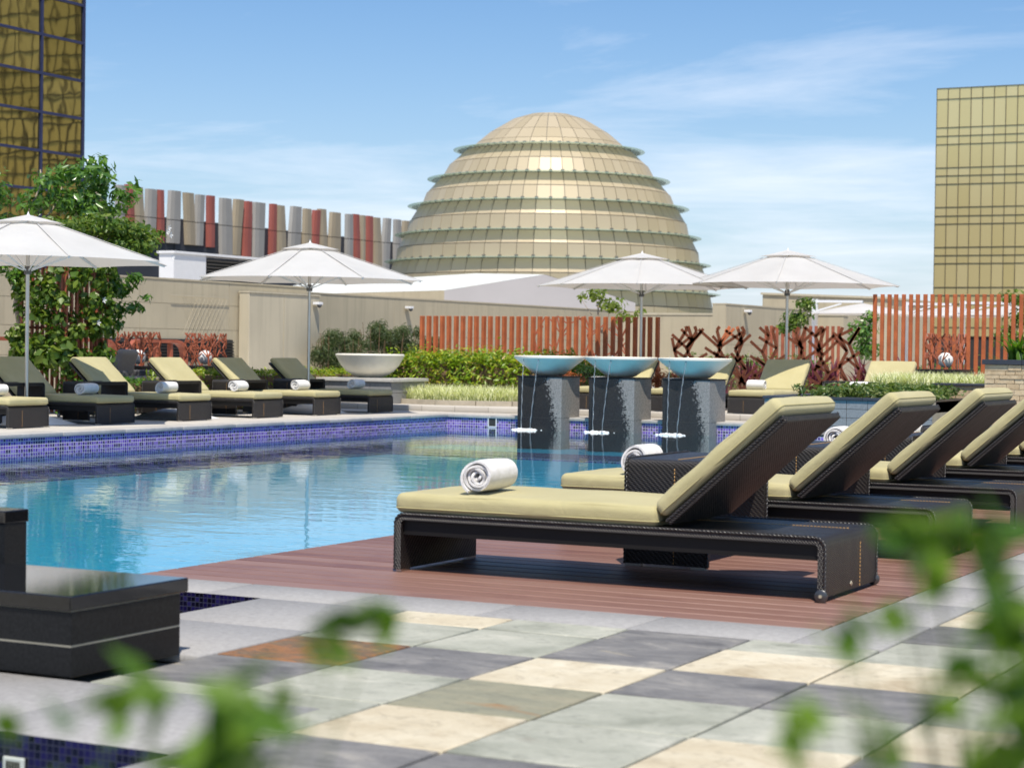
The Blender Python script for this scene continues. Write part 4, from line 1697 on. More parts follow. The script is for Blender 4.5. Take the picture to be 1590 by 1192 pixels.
def panel_verts(a, c, n):
    h = PI / n
    gpa = .022
    vs = []
    for (r, z) in (a, c):
        for s in (-1, 1):
            an = s * (h - gpa / max(r, .5))
            vs.append((r * math.cos(an), r * math.sin(an), z))
    sl = Vector((c[0] - a[0], 0, c[1] - a[1])).normalized()
    nn = Vector((-sl.z, 0, sl.x))
    e = .02
    v2 = [(vs[0][0] + sl.x * e, vs[0][1], vs[0][2] + sl.z * e), (vs[1][0] + sl.x * e, vs[1][1], vs[1][2] + sl.z * e),
          (vs[3][0] - sl.x * e, vs[3][1], vs[3][2] - sl.z * e), (vs[2][0] - sl.x * e, vs[2][1], vs[2][2] - sl.z * e)]
    inn = [(x - nn.x * .06, y_, z - nn.z * .06) for x, y_, z in v2]
    return v2 + inn


PF = [(0, 1, 2, 3), (4, 7, 6, 5), (0, 4, 5, 1), (1, 5, 6, 2), (2, 6, 7, 3), (3, 7, 4, 0)]
for ri, (a, c, n) in enumerate(rows):
    pv = panel_verts(a, c, n)
    me = MB().add(pv, PF).mesh('panel')
    for k in range(n):
        an = 2 * PI * k / n
        dl = abs((an - cam_az + PI) % (2 * PI) - PI)
        if dl < R(64 if n == NP else 60) and ri < 15 and count < 300:
            link('panel', me, 'dome_panel', dome, (0, 0, 0), (0, 0, an))
            count += 1
        else:
            ca, sa = math.cos(an), math.sin(an)
            rest.add([(x * ca - y_ * sa, x * sa + y_ * ca, z) for x, y_, z in pv], PF)
tag(rest.build('panel', 'dome_panel', dome), kind='stuff')
MB().lathe([(.001, 17.80), (.62, 17.78), (1.46, 17.70), (1.5, 17.66)], 30).build('crown_plate', 'dome_panel', dome)
for i in range(7):
    rr, z = ring_r[i], ring_z[i]
    MB().lathe([(wall_r[i] - .2, z + .07), (rr - .25, z + .07), (rr, z + .11), (rr, z + .07), (rr - .25, z + .03), (wall_r[i] - .2, z + .03)], 90).build('glass_ledge', 'ledge_glass', dome, smooth=True, angle=30)
    b = MB()
    for k in range(NP):
        an = 2 * PI * (k + .5) / NP
        c, s = math.cos(an), math.sin(an)
        b.bar((c * (wall_r[i] - .3), s * (wall_r[i] - .3), z), (c * (rr - .3), s * (rr - .3), z + .02), .035, .04)
        q = Vector((c * (wall_r[i] - .15), s * (wall_r[i] - .15), z + .22))
        t = Vector((-s, c, 0)) * .14
        b.bar(q - t * .8, q + t * .8, .10, .09)
    tag(b.build('brackets', 'bracket_grey', dome), kind='stuff')

# ================================================================== gold glass buildings
def curtain(root, x_or_y, axis, a0, colw, ncol, zrows, mat, mull, mw, tilt, name='pane', md=.05, skip=None):
    """grid of separate glass panes with mullions; axis 'x' = facade facing -y, 'y' = facade facing +x"""
    cache = {}
    for j in range(len(zrows) - 1):
        za, zb = zrows[j], zrows[j + 1]
        key = round(zb - za, 3)
        for i in range(ncol):
            if key not in cache:
                h = (zb - za) / 2 - mw * .4
                w = colw / 2 - mw * .4
                if axis == 'x':
                    cache[key] = MB().box(-w, w, 0, .03, -h, h).mesh('pane')
                else:
                    cache[key] = MB().box(-.03, 0, -w, w, -h, h).mesh('pane')
            c = a0 + (i + .5) * colw
            rot = (random.uniform(-tilt, tilt), 0, random.uniform(-tilt, tilt)) if axis == 'x' else (0, random.uniform(-tilt, tilt), random.uniform(-tilt, tilt))
            loc = (c, x_or_y, (za + zb) / 2) if axis == 'x' else (x_or_y, c, (za + zb) / 2)
            link('pane', cache[key], mat, root, loc, rot)
    L_ = ncol * colw
    z0, z1 = zrows[0], zrows[-1]
    for i in range(ncol + 1):
        c = a0 + i * colw
        if axis == 'x':
            MB().box(-mw / 2, mw / 2, -md, .05, z0, z1).build('mullion', mull, root, (c, x_or_y, 0))
        else:
            MB().box(-.05, md, -mw / 2, mw / 2, z0, z1).build('mullion', mull, root, (x_or_y, c, 0))
    for z in zrows:
        if axis == 'x':
            MB().box(a0, a0 + L_, -md * .9, .05, -mw / 2, mw / 2).build('transom', mull, root, (0, x_or_y, z))
        else:
            MB().box(-.05, md * .9, a0, a0 + L_, -mw / 2, mw / 2).build('transom', mull, root, (x_or_y, 0, z))


# building at the right, 150 m off
gbld = tag(empty('gold_glass_building', (-40.0, 150.0, -6)), 'gold mirrored glass building with a fine dark grid behind the taller slatted fence', 'building')
zr = [27.55]
for z in (20.71, 18.53, 17.88, 17.24, 15.45, 14.83, 14.19, 12.42, 11.75, 11.13, 9.35, 8.72, 8.1, 6.27, 5.65, 5.0, 3.2, 2.5):
    zr.append(z + 6)
zr = zr[::-1]
MB().box(.06, 78, .06, 30, 0, 27.5).build('core', 'seam_dark', gbld)
curtain(gbld, 0, 'x', 0, .885, 12, zr, 'gold_glass', 'mullion_thin', .04, .004)
# the facade goes on beyond the frame: wide bays
zr2 = [0, 8.5, 14.5, 20.0, 24.5, 27.55]
curtain(gbld, 0, 'x', 10.62, 4.4, 15, zr2, 'gold_glass', 'mullion', .16, .006)
tw_ = tag(empty('gold_glass_tower', (-26.0, 184.0, -6)), 'tall gold glass tower mirrored in the panes of the bronze tower', 'building')
MB().box(.06, 128, .06, 30, 0, 70).build('core', 'seam_dark', tw_)
for k in range(84):
    MB().box(-.07, .07, -.12, .04, 0, 68).build('fine_mullion', 'mullion', tw_, (.4 + k * 1.533, 0, 0))
for k in range(30):
    MB().box(0, 128, -.11, .04, -.07, .07).build('fine_transom', 'mullion', tw_, (0, 0, .8 + k * 2.3))
for k in range(60):
    MB().box(-.06, .06, -.12, .04, 0, 27.5).build('fine_mullion', 'mullion', gbld, (10.8 + k * 1.1, 0, 0))
for k in range(17):
    MB().box(10.7, 76, -.11, .04, -.06, .06).build('fine_transom', 'mullion', gbld, (0, 0, .8 + k * 1.55))
curtain(tw_, 0, 'x', 0, 9.2, 14, [0, 14, 26, 38, 50, 60, 70], 'gold_glass', 'mullion', .2, .008)

# tower at the left
gtow = tag(empty('bronze_glass_tower', (-50.0, 60.85, -6)), 'dark bronze mirrored glass tower with blue mullions behind the leafy tree', 'building')
MB().box(-24, -.08, -28, -.06, 0, 30).build('core', 'seam_dark', gtow)
zr = [6.0 + 12.70 + 1.468 * k for k in range(-12, 5)]
zr = [z for z in zr if z > 0]
curtain(gtow, 0, 'y', -2.45 * 10, 2.45, 10, zr, 'bronze_glass', 'mullion_blue', .10, .010, md=.07)
MB().box(-24, 0.0, .001, .05, 0, 30).build('side_wall', 'mullion_blue', gtow)

# ================================================================== planting
def trunk(b, p0, p1, r0, r1, wob, rs, n=7, sides=8):
    g = random.Random(rs)
    p0, p1 = Vector(p0), Vector(p1)
    pts, rad = [], []
    for i in range(n + 1):
        t = i / n
        p = p0.lerp(p1, t)
        if 0 < i < n:
            p += Vector((g.uniform(-wob, wob), g.uniform(-wob, wob), 0))
        pts.append(p)
        rad.append(r0 + (r1 - r0) * t)
    b.tube(pts, rad, sides)
    return pts


# leafy tree behind the first parasol
TX, TY = -19.0, 22.0
tree = tag(empty('leafy_tree', (TX, TY, 0.001)), 'leafy ficus tree with pale forked trunk beside the vine clad pillar', 'tree')
b = MB()
t1 = trunk(b, (0, -.25, 0), (-.1, -.1, 2.2), .065, .04, .03, 1)
t2 = trunk(b, (0, -.05, 0), (.05, .75, 2.3), .06, .035, .04, 2)
for (a, c, r_) in (((-.1, -.1, 2.0), (.1, .55, 3.3), .03), ((-.1, -.1, 2.1), (0, 1.3, 3.1), .03), ((.05, .75, 2.2), (.2, 1.7, 2.9), .025), ((.05, .72, 2.1), (.3, 1.6, 1.8), .022), ((-.1, -.1, 2.2), (0, .2, 3.5), .03), ((.05, .7, 1.9), (.3, 1.3, 1.5), .018)):
    trunk(b, a, c, r_, .008, .05, int(r_ * 999) + 3)
b.build('trunk', 'bark', tree, smooth=True)
cl_ = [(0, .10, 3.02, .30, .30, .22), (0, .35, 3.30, .30, .32, .24), (.1, .75, 3.48, .42, .36, .22), (.2, 1.15, 3.55, .35, .34, .20), (0, 1.5, 3.38, .38, .33, .22), (.2, 1.85, 3.22, .33, .28, .16), (.1, .55, 3.05, .40, .36, .18), (0, 1.1, 3.12, .48, .46, .22), (.1, 1.3, 3.72, .25, .18, .12), (.15, 2.15, 3.42, .22, .14, .10),
       (.2, .9, 2.95, .4, .4, .14), (.1, 1.65, 3.02, .4, .3, .12)]
scatter(cl_, 'leaf_ficus', 'crown', tree, .135, .42, 1700, .35, 21, droop=.4, shell=.25)
cl_ = [(.3, 1.35, 1.95, .22, .26, .16), (.3, 1.65, 1.80, .2, .25, .14), (.35, 1.95, 1.98, .15, .22, .10), (.35, 1.55, 1.50, .2, .24, .13), (.35, 1.95, 1.55, .14, .2, .09), (.3, 1.2, 1.6, .2, .2, .2), (.35, 1.5, 1.28, .14, .16, .08), (.3, 1.15, 2.15, .2, .2, .15), (.35, 2.2, 1.70, .12, .1, .05)]
scatter(cl_, 'leaf_ficus', 'lower_branches', tree, .125, .42, 1000, .35, 22, droop=.5, shell=.3)
t_b = tag(empty('leafy_tree', (-19.0, 20.9, .001)), 'ficus tree half out of frame behind the parasol by the vine clad pillar', 'tree')
b = MB()
trunk(b, (0, 0, 0), (0, .2, 3.0), .06, .03, .05, 8)
b.build('trunk', 'bark', t_b, smooth=True)
scatter([(0, .25, 3.05, .4, .3, .26), (0, -.1, 3.2, .5, .4, .4), (.1, .4, 2.72, .3, .3, .12), (.1, .3, 2.1, .25, .25, .12), (.2, .5, 1.95, .2, .25, .1)], 'leaf_ficus', 'crown', t_b, .105, .42, 1700, .35, 23, droop=.4, shell=.3)

# vine clad pillar of red slats
vp = tag(empty('vine_pillar', (-18.45, 22.1, .001)), 'tall pillar of red slats smothered in bright flowering vine', 'vine pillar')
sm = MB().box(-.018, .018, -.018, .018, 0, 2.42).mesh('slat')
for i in range(9):
    for j in range(2):
        link('slat', sm, 'rust_steel', vp, (-.4 + j * .8, -.44 + i * .11, 0))
for i in range(5):
    link('slat', sm, 'rust_steel', vp, (-.25 + i * .13, .46, 0))
for z in (.3, 1.2, 2.1):
    MB().box(-.43, -.41, -.47, .47, z, z + .04).build('rail', 'rust_steel', vp)
    MB().box(.41, .43, -.47, .47, z, z + .04).build('rail', 'rust_steel', vp)
vc = []
g = random.Random(5)
for k in range(110):
    z = g.uniform(.40, 2.40)
    side = g.random()
    vc.append((.43 + g.uniform(-.05, .1), g.uniform(-.45, .45), z, .10, .14, .15) if side < .42 else (g.uniform(-.45, .45), -.5 + g.uniform(-.08, .05), z, .14, .1, .15))
scatter(vc, 'leaf_vine', 'vine', vp, .11, .7, 3600, .2, 31, droop=.7, shell=.2)
scatter([(-.2, -.55, .75, .3, .2, .25), (.2, -.55, .8, .3, .2, .25), (.35, -.3, .82, .3, .3, .2), (.35, .35, .80, .3, .3, .2), (.4, .0, .62, .25, .3, .2), (.4, .45, .55, .2, .15, .25), (.4, -.45, .9, .2, .15, .2)], 'leaf_vine', 'broad_leaves', vp, .15, .62, 560, .2, 32, droop=.7, shell=.2)
scatter([(0, -.1, 2.62, .55, .55, .14), (.2, .55, 2.72, .5, .55, .16), (.25, 1.0, 2.66, .45, .5, .18), (.3, 1.25, 2.45, .35, .35, .20), (.3, .8, 2.42, .45, .5, .14), (.2, -.45, 2.66, .4, .4, .12), (.35, 1.55, 2.62, .25, .25, .12)], 'leaf_vine', 'vine_top', vp, .09, .5, 3800, .3, 33, droop=.3, shell=.3)
fl = MB()
for (x, y_, z) in ((.75, 1.42, 2.72), (.72, 1.5, 2.62), (.70, 1.58, 2.30), (.62, .10, 1.62), (.62, -.02, 1.30), (.75, 1.38, 2.66)):
    for k in range(5):
        a = 2 * PI * k / 5
        c, s = math.cos(a), math.sin(a)
        o = Vector((x, y_, z))
        fl.add([o, o + Vector((.012, c * .03 - s * .012, s * .03 + c * .012)), o + Vector((.02, c * .052, s * .052)), o + Vector((.012, c * .03 + s * .012, s * .03 - c * .012))], [(0, 1, 2, 3)])
fl.build('flowers', 'flower_white', vp)['kind'] = 'stuff'

# low bright ground cover by the pillar
def leaf_bed(name, x0, x1, y0, y1, z0, z1, n, size, mat, lab, cat, seed, aspect=.4, up=.5, core=True, bump_=.05, rg=None):
    r = tag(empty(name, ((x0 + x1) / 2, (y0 + y1) / 2, z0)), lab, cat)
    g_ = np.random.default_rng(seed)
    hx, hy, hz = (x1 - x0) / 2, (y1 - y0) / 2, z1 - z0
    # points on the clipped top and sides with a lumpy surface
    m_ = n
    u = g_.random((m_, 3))
    at, ax_, ay_ = 4 * hx * hy * 1.3, 2 * 2 * hx * hz, 2 * 2 * hy * hz
    w = np.array([at, ax_ / 2, ax_ / 2 * .4, ay_ / 2, ay_ / 2])
    w /= w.sum()
    face = g_.choice(5, m_, p=w)
    P = np.zeros((m_, 3))
    N = np.zeros((m_, 3))
    X, Y, Z = (u[:, 0] * 2 - 1) * hx, (u[:, 1] * 2 - 1) * hy, u[:, 2] * hz
    P[:, 0], P[:, 1], P[:, 2] = X, Y, Z
    for f, (ax, s) in enumerate(((2, 1), (1, -1), (1, 1), (0, 1), (0, -1))):
        k = face == f
        P[k, ax] = hz if ax == 2 else (hx, hy)[ax] * s
        N[k, ax] = s
    lump = np.sin(P[:, 0] * 7 + 1.3) * np.sin(P[:, 1] * 6 + .4) * .5 + np.sin(P[:, 0] * 17 + P[:, 2] * 11) * .3 + np.sin(P[:, 1] * 15 + P[:, 2] * 13 + 2) * .3
    P += N * (lump * bump_ + g_.normal(size=m_) * bump_ * .6 - bump_ * .8)[:, None]
    # round the shoulders
    sh = np.clip((P[:, 2] / hz - .72) / .28, 0, 1) ** 2
    P[:, 0] *= 1 - .06 * sh
    P[:, 1] *= 1 - .08 * sh
    leaf_mesh(P, N, mat, 'foliage', r, size, aspect, up, g_, 0.0)
    if core:
        MB().box(-hx * .90, hx * .90, -hy * .86, hy * .86, 0, hz * .86).build('inner_twigs', 'twig_bark', r, bevel=min(hx, hy, hz) * .25)
    return r


leaf_bed('ground_cover', -18.3, -17.6, 21.7, 23.2, .001, .50, 2600, .06, 'leaf_lawn', 'bright green clipped ground cover at the foot of the vine clad pillar', 'hedge', 41)
leaf_bed('hedge', -18.2, -17.75, 23.5, 29.6, .001, .62, 7000, .065, 'leaf_hedge', 'low green hedge behind the loungers next to the cream bowl planter', 'hedge', 42)
leaf_bed('hedge', -17.45, -14.05, 29.1, 30.7, .086, .88, 15000, .088, 'leaf_hedge', 'clipped yellow green hedge in front of the slatted fence', 'hedge', 43, bump_=.13)
leaf_bed('hedge', -14.0, -13.25, 29.3, 30.5, .086, .72, 4200, .07, 'leaf_ficus', 'darker green shrub between the first two fountain bowls', 'hedge', 44, bump_=.1)

# pale variegated grass bed with kerb
kb = tag(empty('grass_bed', (-15.4, 28.4, .086)), 'low curved kerb edging the pale grass bed before the clipped hedge', 'kerb')
kp = [(-2.0, .5), (-1.5, .05), (-.9, -.32), (-.2, -.48), (.5, -.42), (1.0, -.15), (1.25, .3), (1.3, .7)]
for i in range(len(kp) - 1):
    MB().bar((kp[i][0], kp[i][1], .04), (kp[i + 1][0], kp[i + 1][1], .04), .09, .08).build('kerb_stone', 'kerb_stone', kb)
MB().add([(x, y_, .05) for x, y_ in kp] + [(1.3, 1.0, .05), (-2.0, 1.0, .05)], [tuple(range(10))]).build('soil', 'soil', kb)
from mathutils.geometry import intersect_point_tri_2d
g_ = np.random.default_rng(5)
pts = []
while len(pts) < 5200:
    x, y_ = g_.uniform(-2.0, 1.25), g_.uniform(-.45, .95)
    # inside the kerb curve
    lim = np.interp(x, [p[0] for p in kp[:7]], [p[1] for p in kp[:7]])
    if y_ > lim + .06:
        pts.append((x - 15.4, y_ + 28.4, .13))
gb_ = blades(pts, 'leaf_pale_grass', 'pale_grass', None, .30, .017, .75, 7)
tag(gb_, 'pale variegated grass filling the kerbed bed before the clipped hedge', 'grass', kind='stuff')

# cream bowl planter on its plinth
pln = tag(empty('stone_plinth', (-17.15, 28.3, .086)), 'grey stone plinth with pale top carrying the cream bowl planter', 'plinth')
MB().box(-.78, .78, -.55, .55, 0, .355).build('core', 'grout', pln)
for k in range(4):
    MB().box(-.80 + k * .40 + .003, -.80 + (k + 1) * .40 - .003, -.57, -.545, .003, .175).build('stone', 'planter_granite', pln)
    MB().box(-.80 + k * .40 + .003, -.80 + (k + 1) * .40 - .003, -.57, -.545, .181, .352).build('stone', 'planter_granite', pln)
for k in range(3):
    for z in (.003, .181):
        MB().box(.775, .80, -.56 + k * .373 + .003, -.56 + (k + 1) * .373 - .003, z, z + .171).build('stone', 'planter_granite', pln)
MB().box(-.84, .84, -.61, .61, .356, .41).build('top_slab', 'plinth_pale', pln, bevel=.006)
bw_ = tag(empty('bowl_planter', (-17.1, 28.3, .4965)), 'large cream stone bowl planter standing on the grey plinth', 'planter')
MB().lathe([(0, .0), (.20, 0), (.21, .02), (.27, .03), (.40, .11), (.49, .21), (.54, .30), (.57, .355), (.582, .375), (.575, .392), (.55, .40), (.50, .40), (.46, .35), (0, .32)], 56).build('bowl', 'bowl_cream', bw_, smooth=True, angle=40)
MB().lathe([(0, .34), (.455, .345)], 24).build('soil', 'soil', bw_)

# bamboo clumps against the wall
for k, (y_, h, lab) in enumerate(((36.7, 1.40, 'bamboo clump at the corner of the beige box wall'), (37.6, 1.48, 'bamboo clump next to the corner clump along the beige wall'),
                                  (38.7, 1.66, 'taller bamboo clump in the middle of the row along the beige wall'), (39.6, 1.5, 'bamboo clump between the tall one and the slatted fence'), (40.4, 1.62, 'dense bamboo clump next to the slatted fence'), (41.3, 1.55, 'bamboo clump partly behind the slatted fence'))):
    r = tag(empty('bamboo_clump', (-23.3, y_, .001)), lab, 'bamboo', 'bamboo clumps along the beige wall')
    b = MB()
    g = random.Random(k)
    for q in range(12):
        a = g.uniform(0, 6.28)
        b.tube([(math.cos(a) * .15, math.sin(a) * .2, 0), (math.cos(a) * .25, math.sin(a) * .42, h * g.uniform(.7, .95))], [.012, .005], 5)
    b.build('canes', 'twig_bark', r)['kind'] = 'stuff'
    scatter([(g.uniform(-.15, .15), g.uniform(-.38, .38), h * g.uniform(.35, .9), .2, .24, .2) for q in range(14)], 'leaf_bamboo', 'foliage', r, .12, .16, 2600, .1, 60 + k, droop=.6, shell=.2)

# saplings
def sapling(x, y_, h, cl, lab, seed, mat='leaf_sapling', n=650, size=.10):
    r = tag(empty('sapling', (x, y_, .001)), lab, 'tree')
    b = MB()
    trunk(b, (0, 0, 0), (cl[0][0] * .5, cl[0][1] * .5, h), .03, .012, .03, seed, sides=6)
    for c in cl:
        trunk(b, (0, 0, h * .7), (c[0], c[1], c[2]), .012, .004, .02, seed + 1, sides=5, n=4)
    b.build('trunk', 'bark', r, smooth=True)
    scatter(cl, mat, 'crown', r, size, .5, n, .3, seed, droop=.2, shell=.25)
    return r


sapling(-15.2, 33.5, 1.9, [(-.15, 0, 2.05, .28, .25, .16), (.15, .1, 1.85, .32, .25, .18), (.45, 0, 1.62, .25, .2, .14), (-.45, 0, 2.0, .12, .12, .08), (.75, 0, 1.72, .14, .14, .10)], 'young yellow green tree rising behind the long slatted fence', 71, n=420)
sapling(-13.6, 40.0, 1.6, [(0, 0, 1.75, .34, .3, .2), (.2, 0, 2.05, .28, .25, .16), (-.2, 0, 1.55, .25, .25, .16)], 'young green tree behind the pole of the parasol at the branching screen', 72, 'leaf_vine', 800)
sapling(-11.55, 38.0, 1.4, [(0, 0, 1.45, .34, .3, .28), (.1, 0, 1.1, .32, .3, .22), (.15, 0, 1.75, .22, .2, .12)], 'bushy green young tree between the far white parasol and the taller fence', 73, 'leaf_ficus', 900)
sapling(-8.1, 36.0, 1.9, [(0, 0, 2.05, .3, .25, .18), (.15, 0, 1.7, .35, .3, .2), (-.1, 0, 1.35, .3, .3, .22)], 'green young tree behind the right part of the taller slatted fence', 74, 'leaf_vine', 800)
leaf_bed('hedge', -9.6, -5.2, 33.0, 34.0, .086, .75, 6000, .09, 'leaf_vine', 'loose green hedge seen through the taller slatted fence', 'hedge', 75, bump_=.12)
leaf_bed('hedge', -16.0, -12.6, 38.6, 39.4, .001, .85, 5000, .09, 'leaf_vine', 'loose green shrubs seen through the branching rust screen', 'hedge', 76, bump_=.15)

# purple cordylines behind the screen
for k in range(9):
    x = -12.55 + k * .42
    r = tag(empty('cordyline', (x, 32.9 + .25 * math.sin(k * 2.1), .086)), 'dark purple leaved cordyline in the row behind the branching screen', 'plant', 'purple cordylines behind the branching screen')
    g_ = np.random.default_rng(80 + k)
    p0 = np.zeros((46, 3)) + np.array([0, 0, .45])
    p0[:, :2] += g_.normal(size=(46, 2)) * .06
    p0[:, 2] += g_.uniform(-.35, .08, 46)
    blades(p0, 'leaf_purple', 'leaves', r, .42, .06, .7, 90 + k)
    MB().tube([(0, 0, 0), (0, 0, .5)], [.02, .015], 6).build('stem', 'twig_bark', r)
# small rusty shrub behind the fountain
for k, (x, y_, h, lab) in enumerate(((-13.75, 28.95, .62, 'rust red leaved shrub behind the first fountain bowl'), (-12.95, 31.0, .62, 'rust red leaved shrub at the end of the long slatted fence'), (-18.35, 28.6, .42, 'small orange red shrub beside the grey plinth'))):
    r = tag(empty('red_shrub', (x, y_, .086)), lab, 'shrub')
    g = random.Random(k + 3)
    b = MB()
    for q in range(7):
        a = g.uniform(0, 6.28)
        b.tube([(0, 0, 0), (math.cos(a) * .2, math.sin(a) * .2, h * .9)], [.01, .004], 5)
    b.build('stems', 'twig_bark', r)['kind'] = 'stuff'
    scatter([(0, 0, h * .7, .3, .25, h * .3)], 'leaf_red', 'foliage', r, .08, .3, 420, .2, 100 + k, shell=.2)

# ---- grey granite planter at the pool corner
pg = tag(empty('granite_planter', (-8.42, 23.55, -.3)), 'grey granite tiled planter at the pool corner filled with ground cover', 'planter')
o = .3
PW = 2.15
MB().box(.03, PW, .03, 2.4, 0, o + .43).build('core', 'grout', pg)
nt_, nr_ = 8, 4
for j in range(nr_):
    za, zb = o + .43 * j / nr_, o + .43 * (j + 1) / nr_
    if j == 0:
        za = 0
    off = 0
    for i in range(nt_):
        xa, xb = PW * i / nt_, PW * (i + 1) / nt_
        MB().box(xa + .003, xb - .003, 0, .0285, za + .003, zb - .003).build('tile', 'planter_granite', pg)
    for i in range(6):
        ya, yb = .03 + 2.37 * i / 6, .03 + 2.37 * (i + 1) / 6
        MB().box(0, .0285, ya + .003, yb - .003, za + .003, zb - .003).build('tile', 'planter_granite', pg)
for i in range(5):
    MB().box(-.02 + (PW + .02) * i / 5 + .002, -.02 + (PW + .02) * (i + 1) / 5 - .002, -.02, .16, o + .431, o + .466).build('cap_stone', 'dark_slate_clad', pg, bevel=.003)
for i in range(5):
    MB().box(-.02, .16, .162 + 2.2 * i / 5 + .002, .162 + 2.2 * (i + 1) / 5 - .002, o + .431, o + .466).build('cap_stone', 'dark_slate_clad', pg, bevel=.003)
MB().box(.161, PW, .163, 2.38, o + .30, o + .44).build('soil', 'soil', pg)
g_ = np.random.default_rng(15)
cc = [(g_.uniform(-8.15, -6.4), g_.uniform(23.75, 25.6), .50 + g_.uniform(-.03, .06), .16, .16, .10) for _ in range(90)]
gc = scatter(cc, 'leaf_ground', 'ground_cover', None, .085, .32, 5200, .4, 16, shell=.2)
tag(gc, 'green leafy ground cover growing in the grey granite planter', 'ground cover', kind='stuff')

# ---- sandstone walls right of the planter
def stone_wall(name, x0, x1, y_, d, h, lab, cap_t=.045, ch=.062, seed=1):
    r = tag(empty(name, (x0, y_, .001)), lab, 'wall')
    g = random.Random(seed)
    L_ = x1 - x0
    MB().box(.02, L_ - .02, .03, d, 0, h - .002).build('core', 'grout', r)
    z = 0
    while z < h - .02:
        hh = min(ch * g.uniform(.75, 1.3), h - z)
        x = 0
        while x < L_ - .01:
            w = min(g.uniform(.10, .30), L_ - x)
            if L_ - x - w < .05:
                w = L_ - x
            MB().box(x + .003, x + w - .003, -g.uniform(0, .014), .029, z + .002, z + hh - .003).build('stone', 'sandstone', r)
            x += w
        yy = .03
        while yy < d - .01:
            w = min(g.uniform(.10, .30), d - yy)
            MB().box(-g.uniform(0, .012), .0195, yy + .003, yy + w - .003, z + .002, z + hh - .003).build('stone', 'sandstone', r)
            yy += w
        z += hh
    if cap_t:
        n = max(1, int(L_ / .45))
        for i in range(n):
            MB().box(-.03 + (L_ + .06) * i / n + .002, -.03 + (L_ + .06) * (i + 1) / n - .002, -.03, d, h, h + cap_t).build('cap_stone', 'dark_slate_clad', r, bevel=.003)
    return r


stone_wall('sandstone_wall', -6.9, -5.86, 26.0, .5, .60, 'low sandstone wall with dark cap behind the grey granite planter', .03, seed=2)
stone_wall('sandstone_pier', -5.80, -4.4, 24.2, .7, .90, 'tall sandstone pier with dark cap under the strap leaved plant', .06, seed=3)
g_ = np.random.default_rng(25)
sb_ = tag(empty('raised_bed', (-6.0, 27.6, .001)), 'raised soil bed behind the low sandstone wall', 'bed')
MB().box(-2.3, .6, -1.05, 1.0, 0, .56).build('soil', 'soil', sb_)
pts = np.stack([g_.uniform(-8.0, -5.5, 5200), g_.uniform(26.6, 28.3, 5200), np.full(5200, .555)], 1)
pg2 = blades(pts, 'leaf_pale_grass', 'pale_grass', None, .23, .016, .8, 17)
tag(pg2, 'pale variegated grass behind the low sandstone wall', 'grass', kind='stuff')
for k, (x, y_) in enumerate(((-5.45, 24.55), (-5.0, 24.6))):
    r = tag(empty('strap_plant', (x, y_, .961)), ['bright green strap leaved plant on the sandstone pier', 'second bright green strap leaved plant on the sandstone pier'][k], 'plant')
    p0 = np.zeros((60, 3))
    p0[:, :2] += g_.normal(size=(60, 2)) * .06
    blades(p0, 'leaf_strap', 'leaves', r, .36, .05, 1.1, 110 + k, segs=4)
for k, (x, y_) in enumerate(((-6.35, 28.0), (-6.0, 27.3))):
    r = tag(empty('strap_plant', (x, y_, .561)), ['bright green strap leaved plant between the taller fence and the sandstone pier', 'bright green strap leaved plant in the pale grass bed'][k], 'plant')
    p0 = np.zeros((60, 3))
    p0[:, :2] += g_.normal(size=(60, 2)) * .07
    blades(p0, 'leaf_strap', 'leaves', r, .55, .055, 1.0, 120 + k, segs=4)

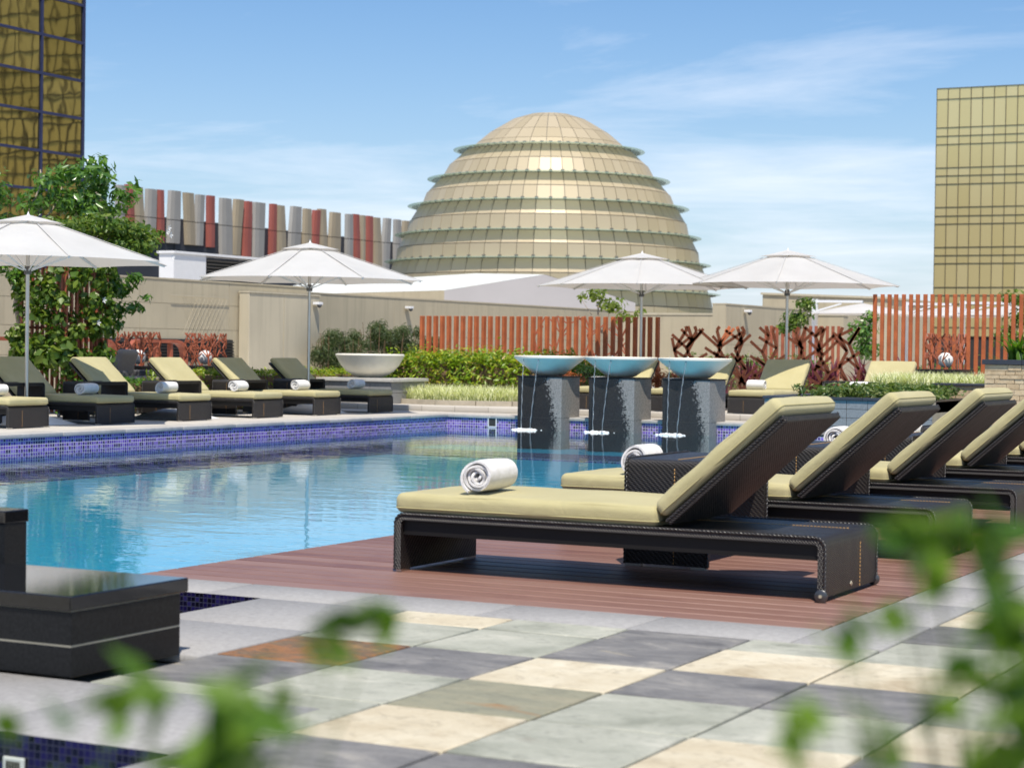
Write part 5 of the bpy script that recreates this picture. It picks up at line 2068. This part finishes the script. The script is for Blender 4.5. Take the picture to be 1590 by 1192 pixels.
# ---- near shrubs out of focus in front of the camera
FGLIST = [(-0.539, 0.754, 0.815, 0.034, 9), (-0.521, 0.764, 0.827, 0.02, 3), (-0.582, 0.766, 0.829, 0.024, 4), (-0.599, 0.758, 0.832, 0.012, 2), (-0.519, 0.742, 0.807, 0.034, 6), (-0.526, 0.852, 0.854, 0.012, 3), (-0.511, 0.859, 0.862, 0.008, 2), (-0.537, 0.846, 0.847, 0.008, 2), (-0.585, 0.708, 0.808, 0.03, 3), (-0.643, 0.735, 0.814, 0.012, 2), (-0.245, 0.826, 0.83, 0.012, 2), (-0.267, 0.815, 0.84, 0.006, 1), (-0.277, 0.81, 0.83, 0.004, 1), (-0.201, 0.905, 0.865, 0.024, 9), (-0.196, 0.873, 0.844, 0.028, 9), (-0.188, 0.855, 0.826, 0.026, 8), (-0.218, 0.919, 0.88, 0.018, 4), (-0.248, 0.938, 0.892, 0.01, 2), (-0.261, 0.931, 0.874, 0.007, 1), (-0.253, 0.958, 0.905, 0.016, 4), (-0.276, 0.98, 0.912, 0.012, 3), (-0.231, 0.958, 0.907, 0.02, 5), (-0.216, 0.954, 0.898, 0.018, 4), (-0.266, 0.872, 0.872, 0.007, 1), (-0.273, 0.868, 0.867, 0.006, 1), (-0.228, 0.868, 0.838, 0.007, 1), (-0.22, 0.895, 0.853, 0.01, 2)]
FG = FGLIST[:10]
FG2 = FGLIST[10:]
for nm, lst, bx_, lab, sd in (('near_shrub', FG, (-.56, .62), 'out of focus green shrub beside the sunken channel with the grate', 130), ('near_shrub', FG2, (-.13, .78), 'out of focus green shrub over the slate paving beside the timber deck corner', 131)):
    r = tag(empty(nm, (bx_[0], bx_[1], .001)), lab, 'shrub', 'blurred shrubs close to the lens')
    b = MB()
    P, N = [], []
    g_ = np.random.default_rng(sd)
    for (x, y_, z, rad, n) in lst:
        e = Vector((x - bx_[0], y_ - bx_[1], z))
        b.tube([(e.x * .05, e.y * .05, 0), (e.x * .3, e.y * .3, z * .55), (e.x * .85, e.y * .85, z * .93), e], [.003, .002, .001, .0005], 5)
        for k in range(int(n * 1.7 + .5)):
            d = g_.normal(size=3)
            d /= np.linalg.norm(d)
            P.append(np.array(e) + d * rad * g_.random() ** .5)
            N.append(d)
    # lower foliage of the bush, below the view
    for k in range(160):
        d = g_.normal(size=3)
        d /= np.linalg.norm(d)
        P.append(np.array([0, -.05, .40]) + d * np.array([.2, .16, .22]) * g_.random() ** .4)
        N.append(d)
    b.build('stems', 'leaf_stem', r)['kind'] = 'stuff'
    leaf_mesh(np.array(P), np.array(N), 'leaf_near', 'foliage', r, .032, .55, .3, g_)
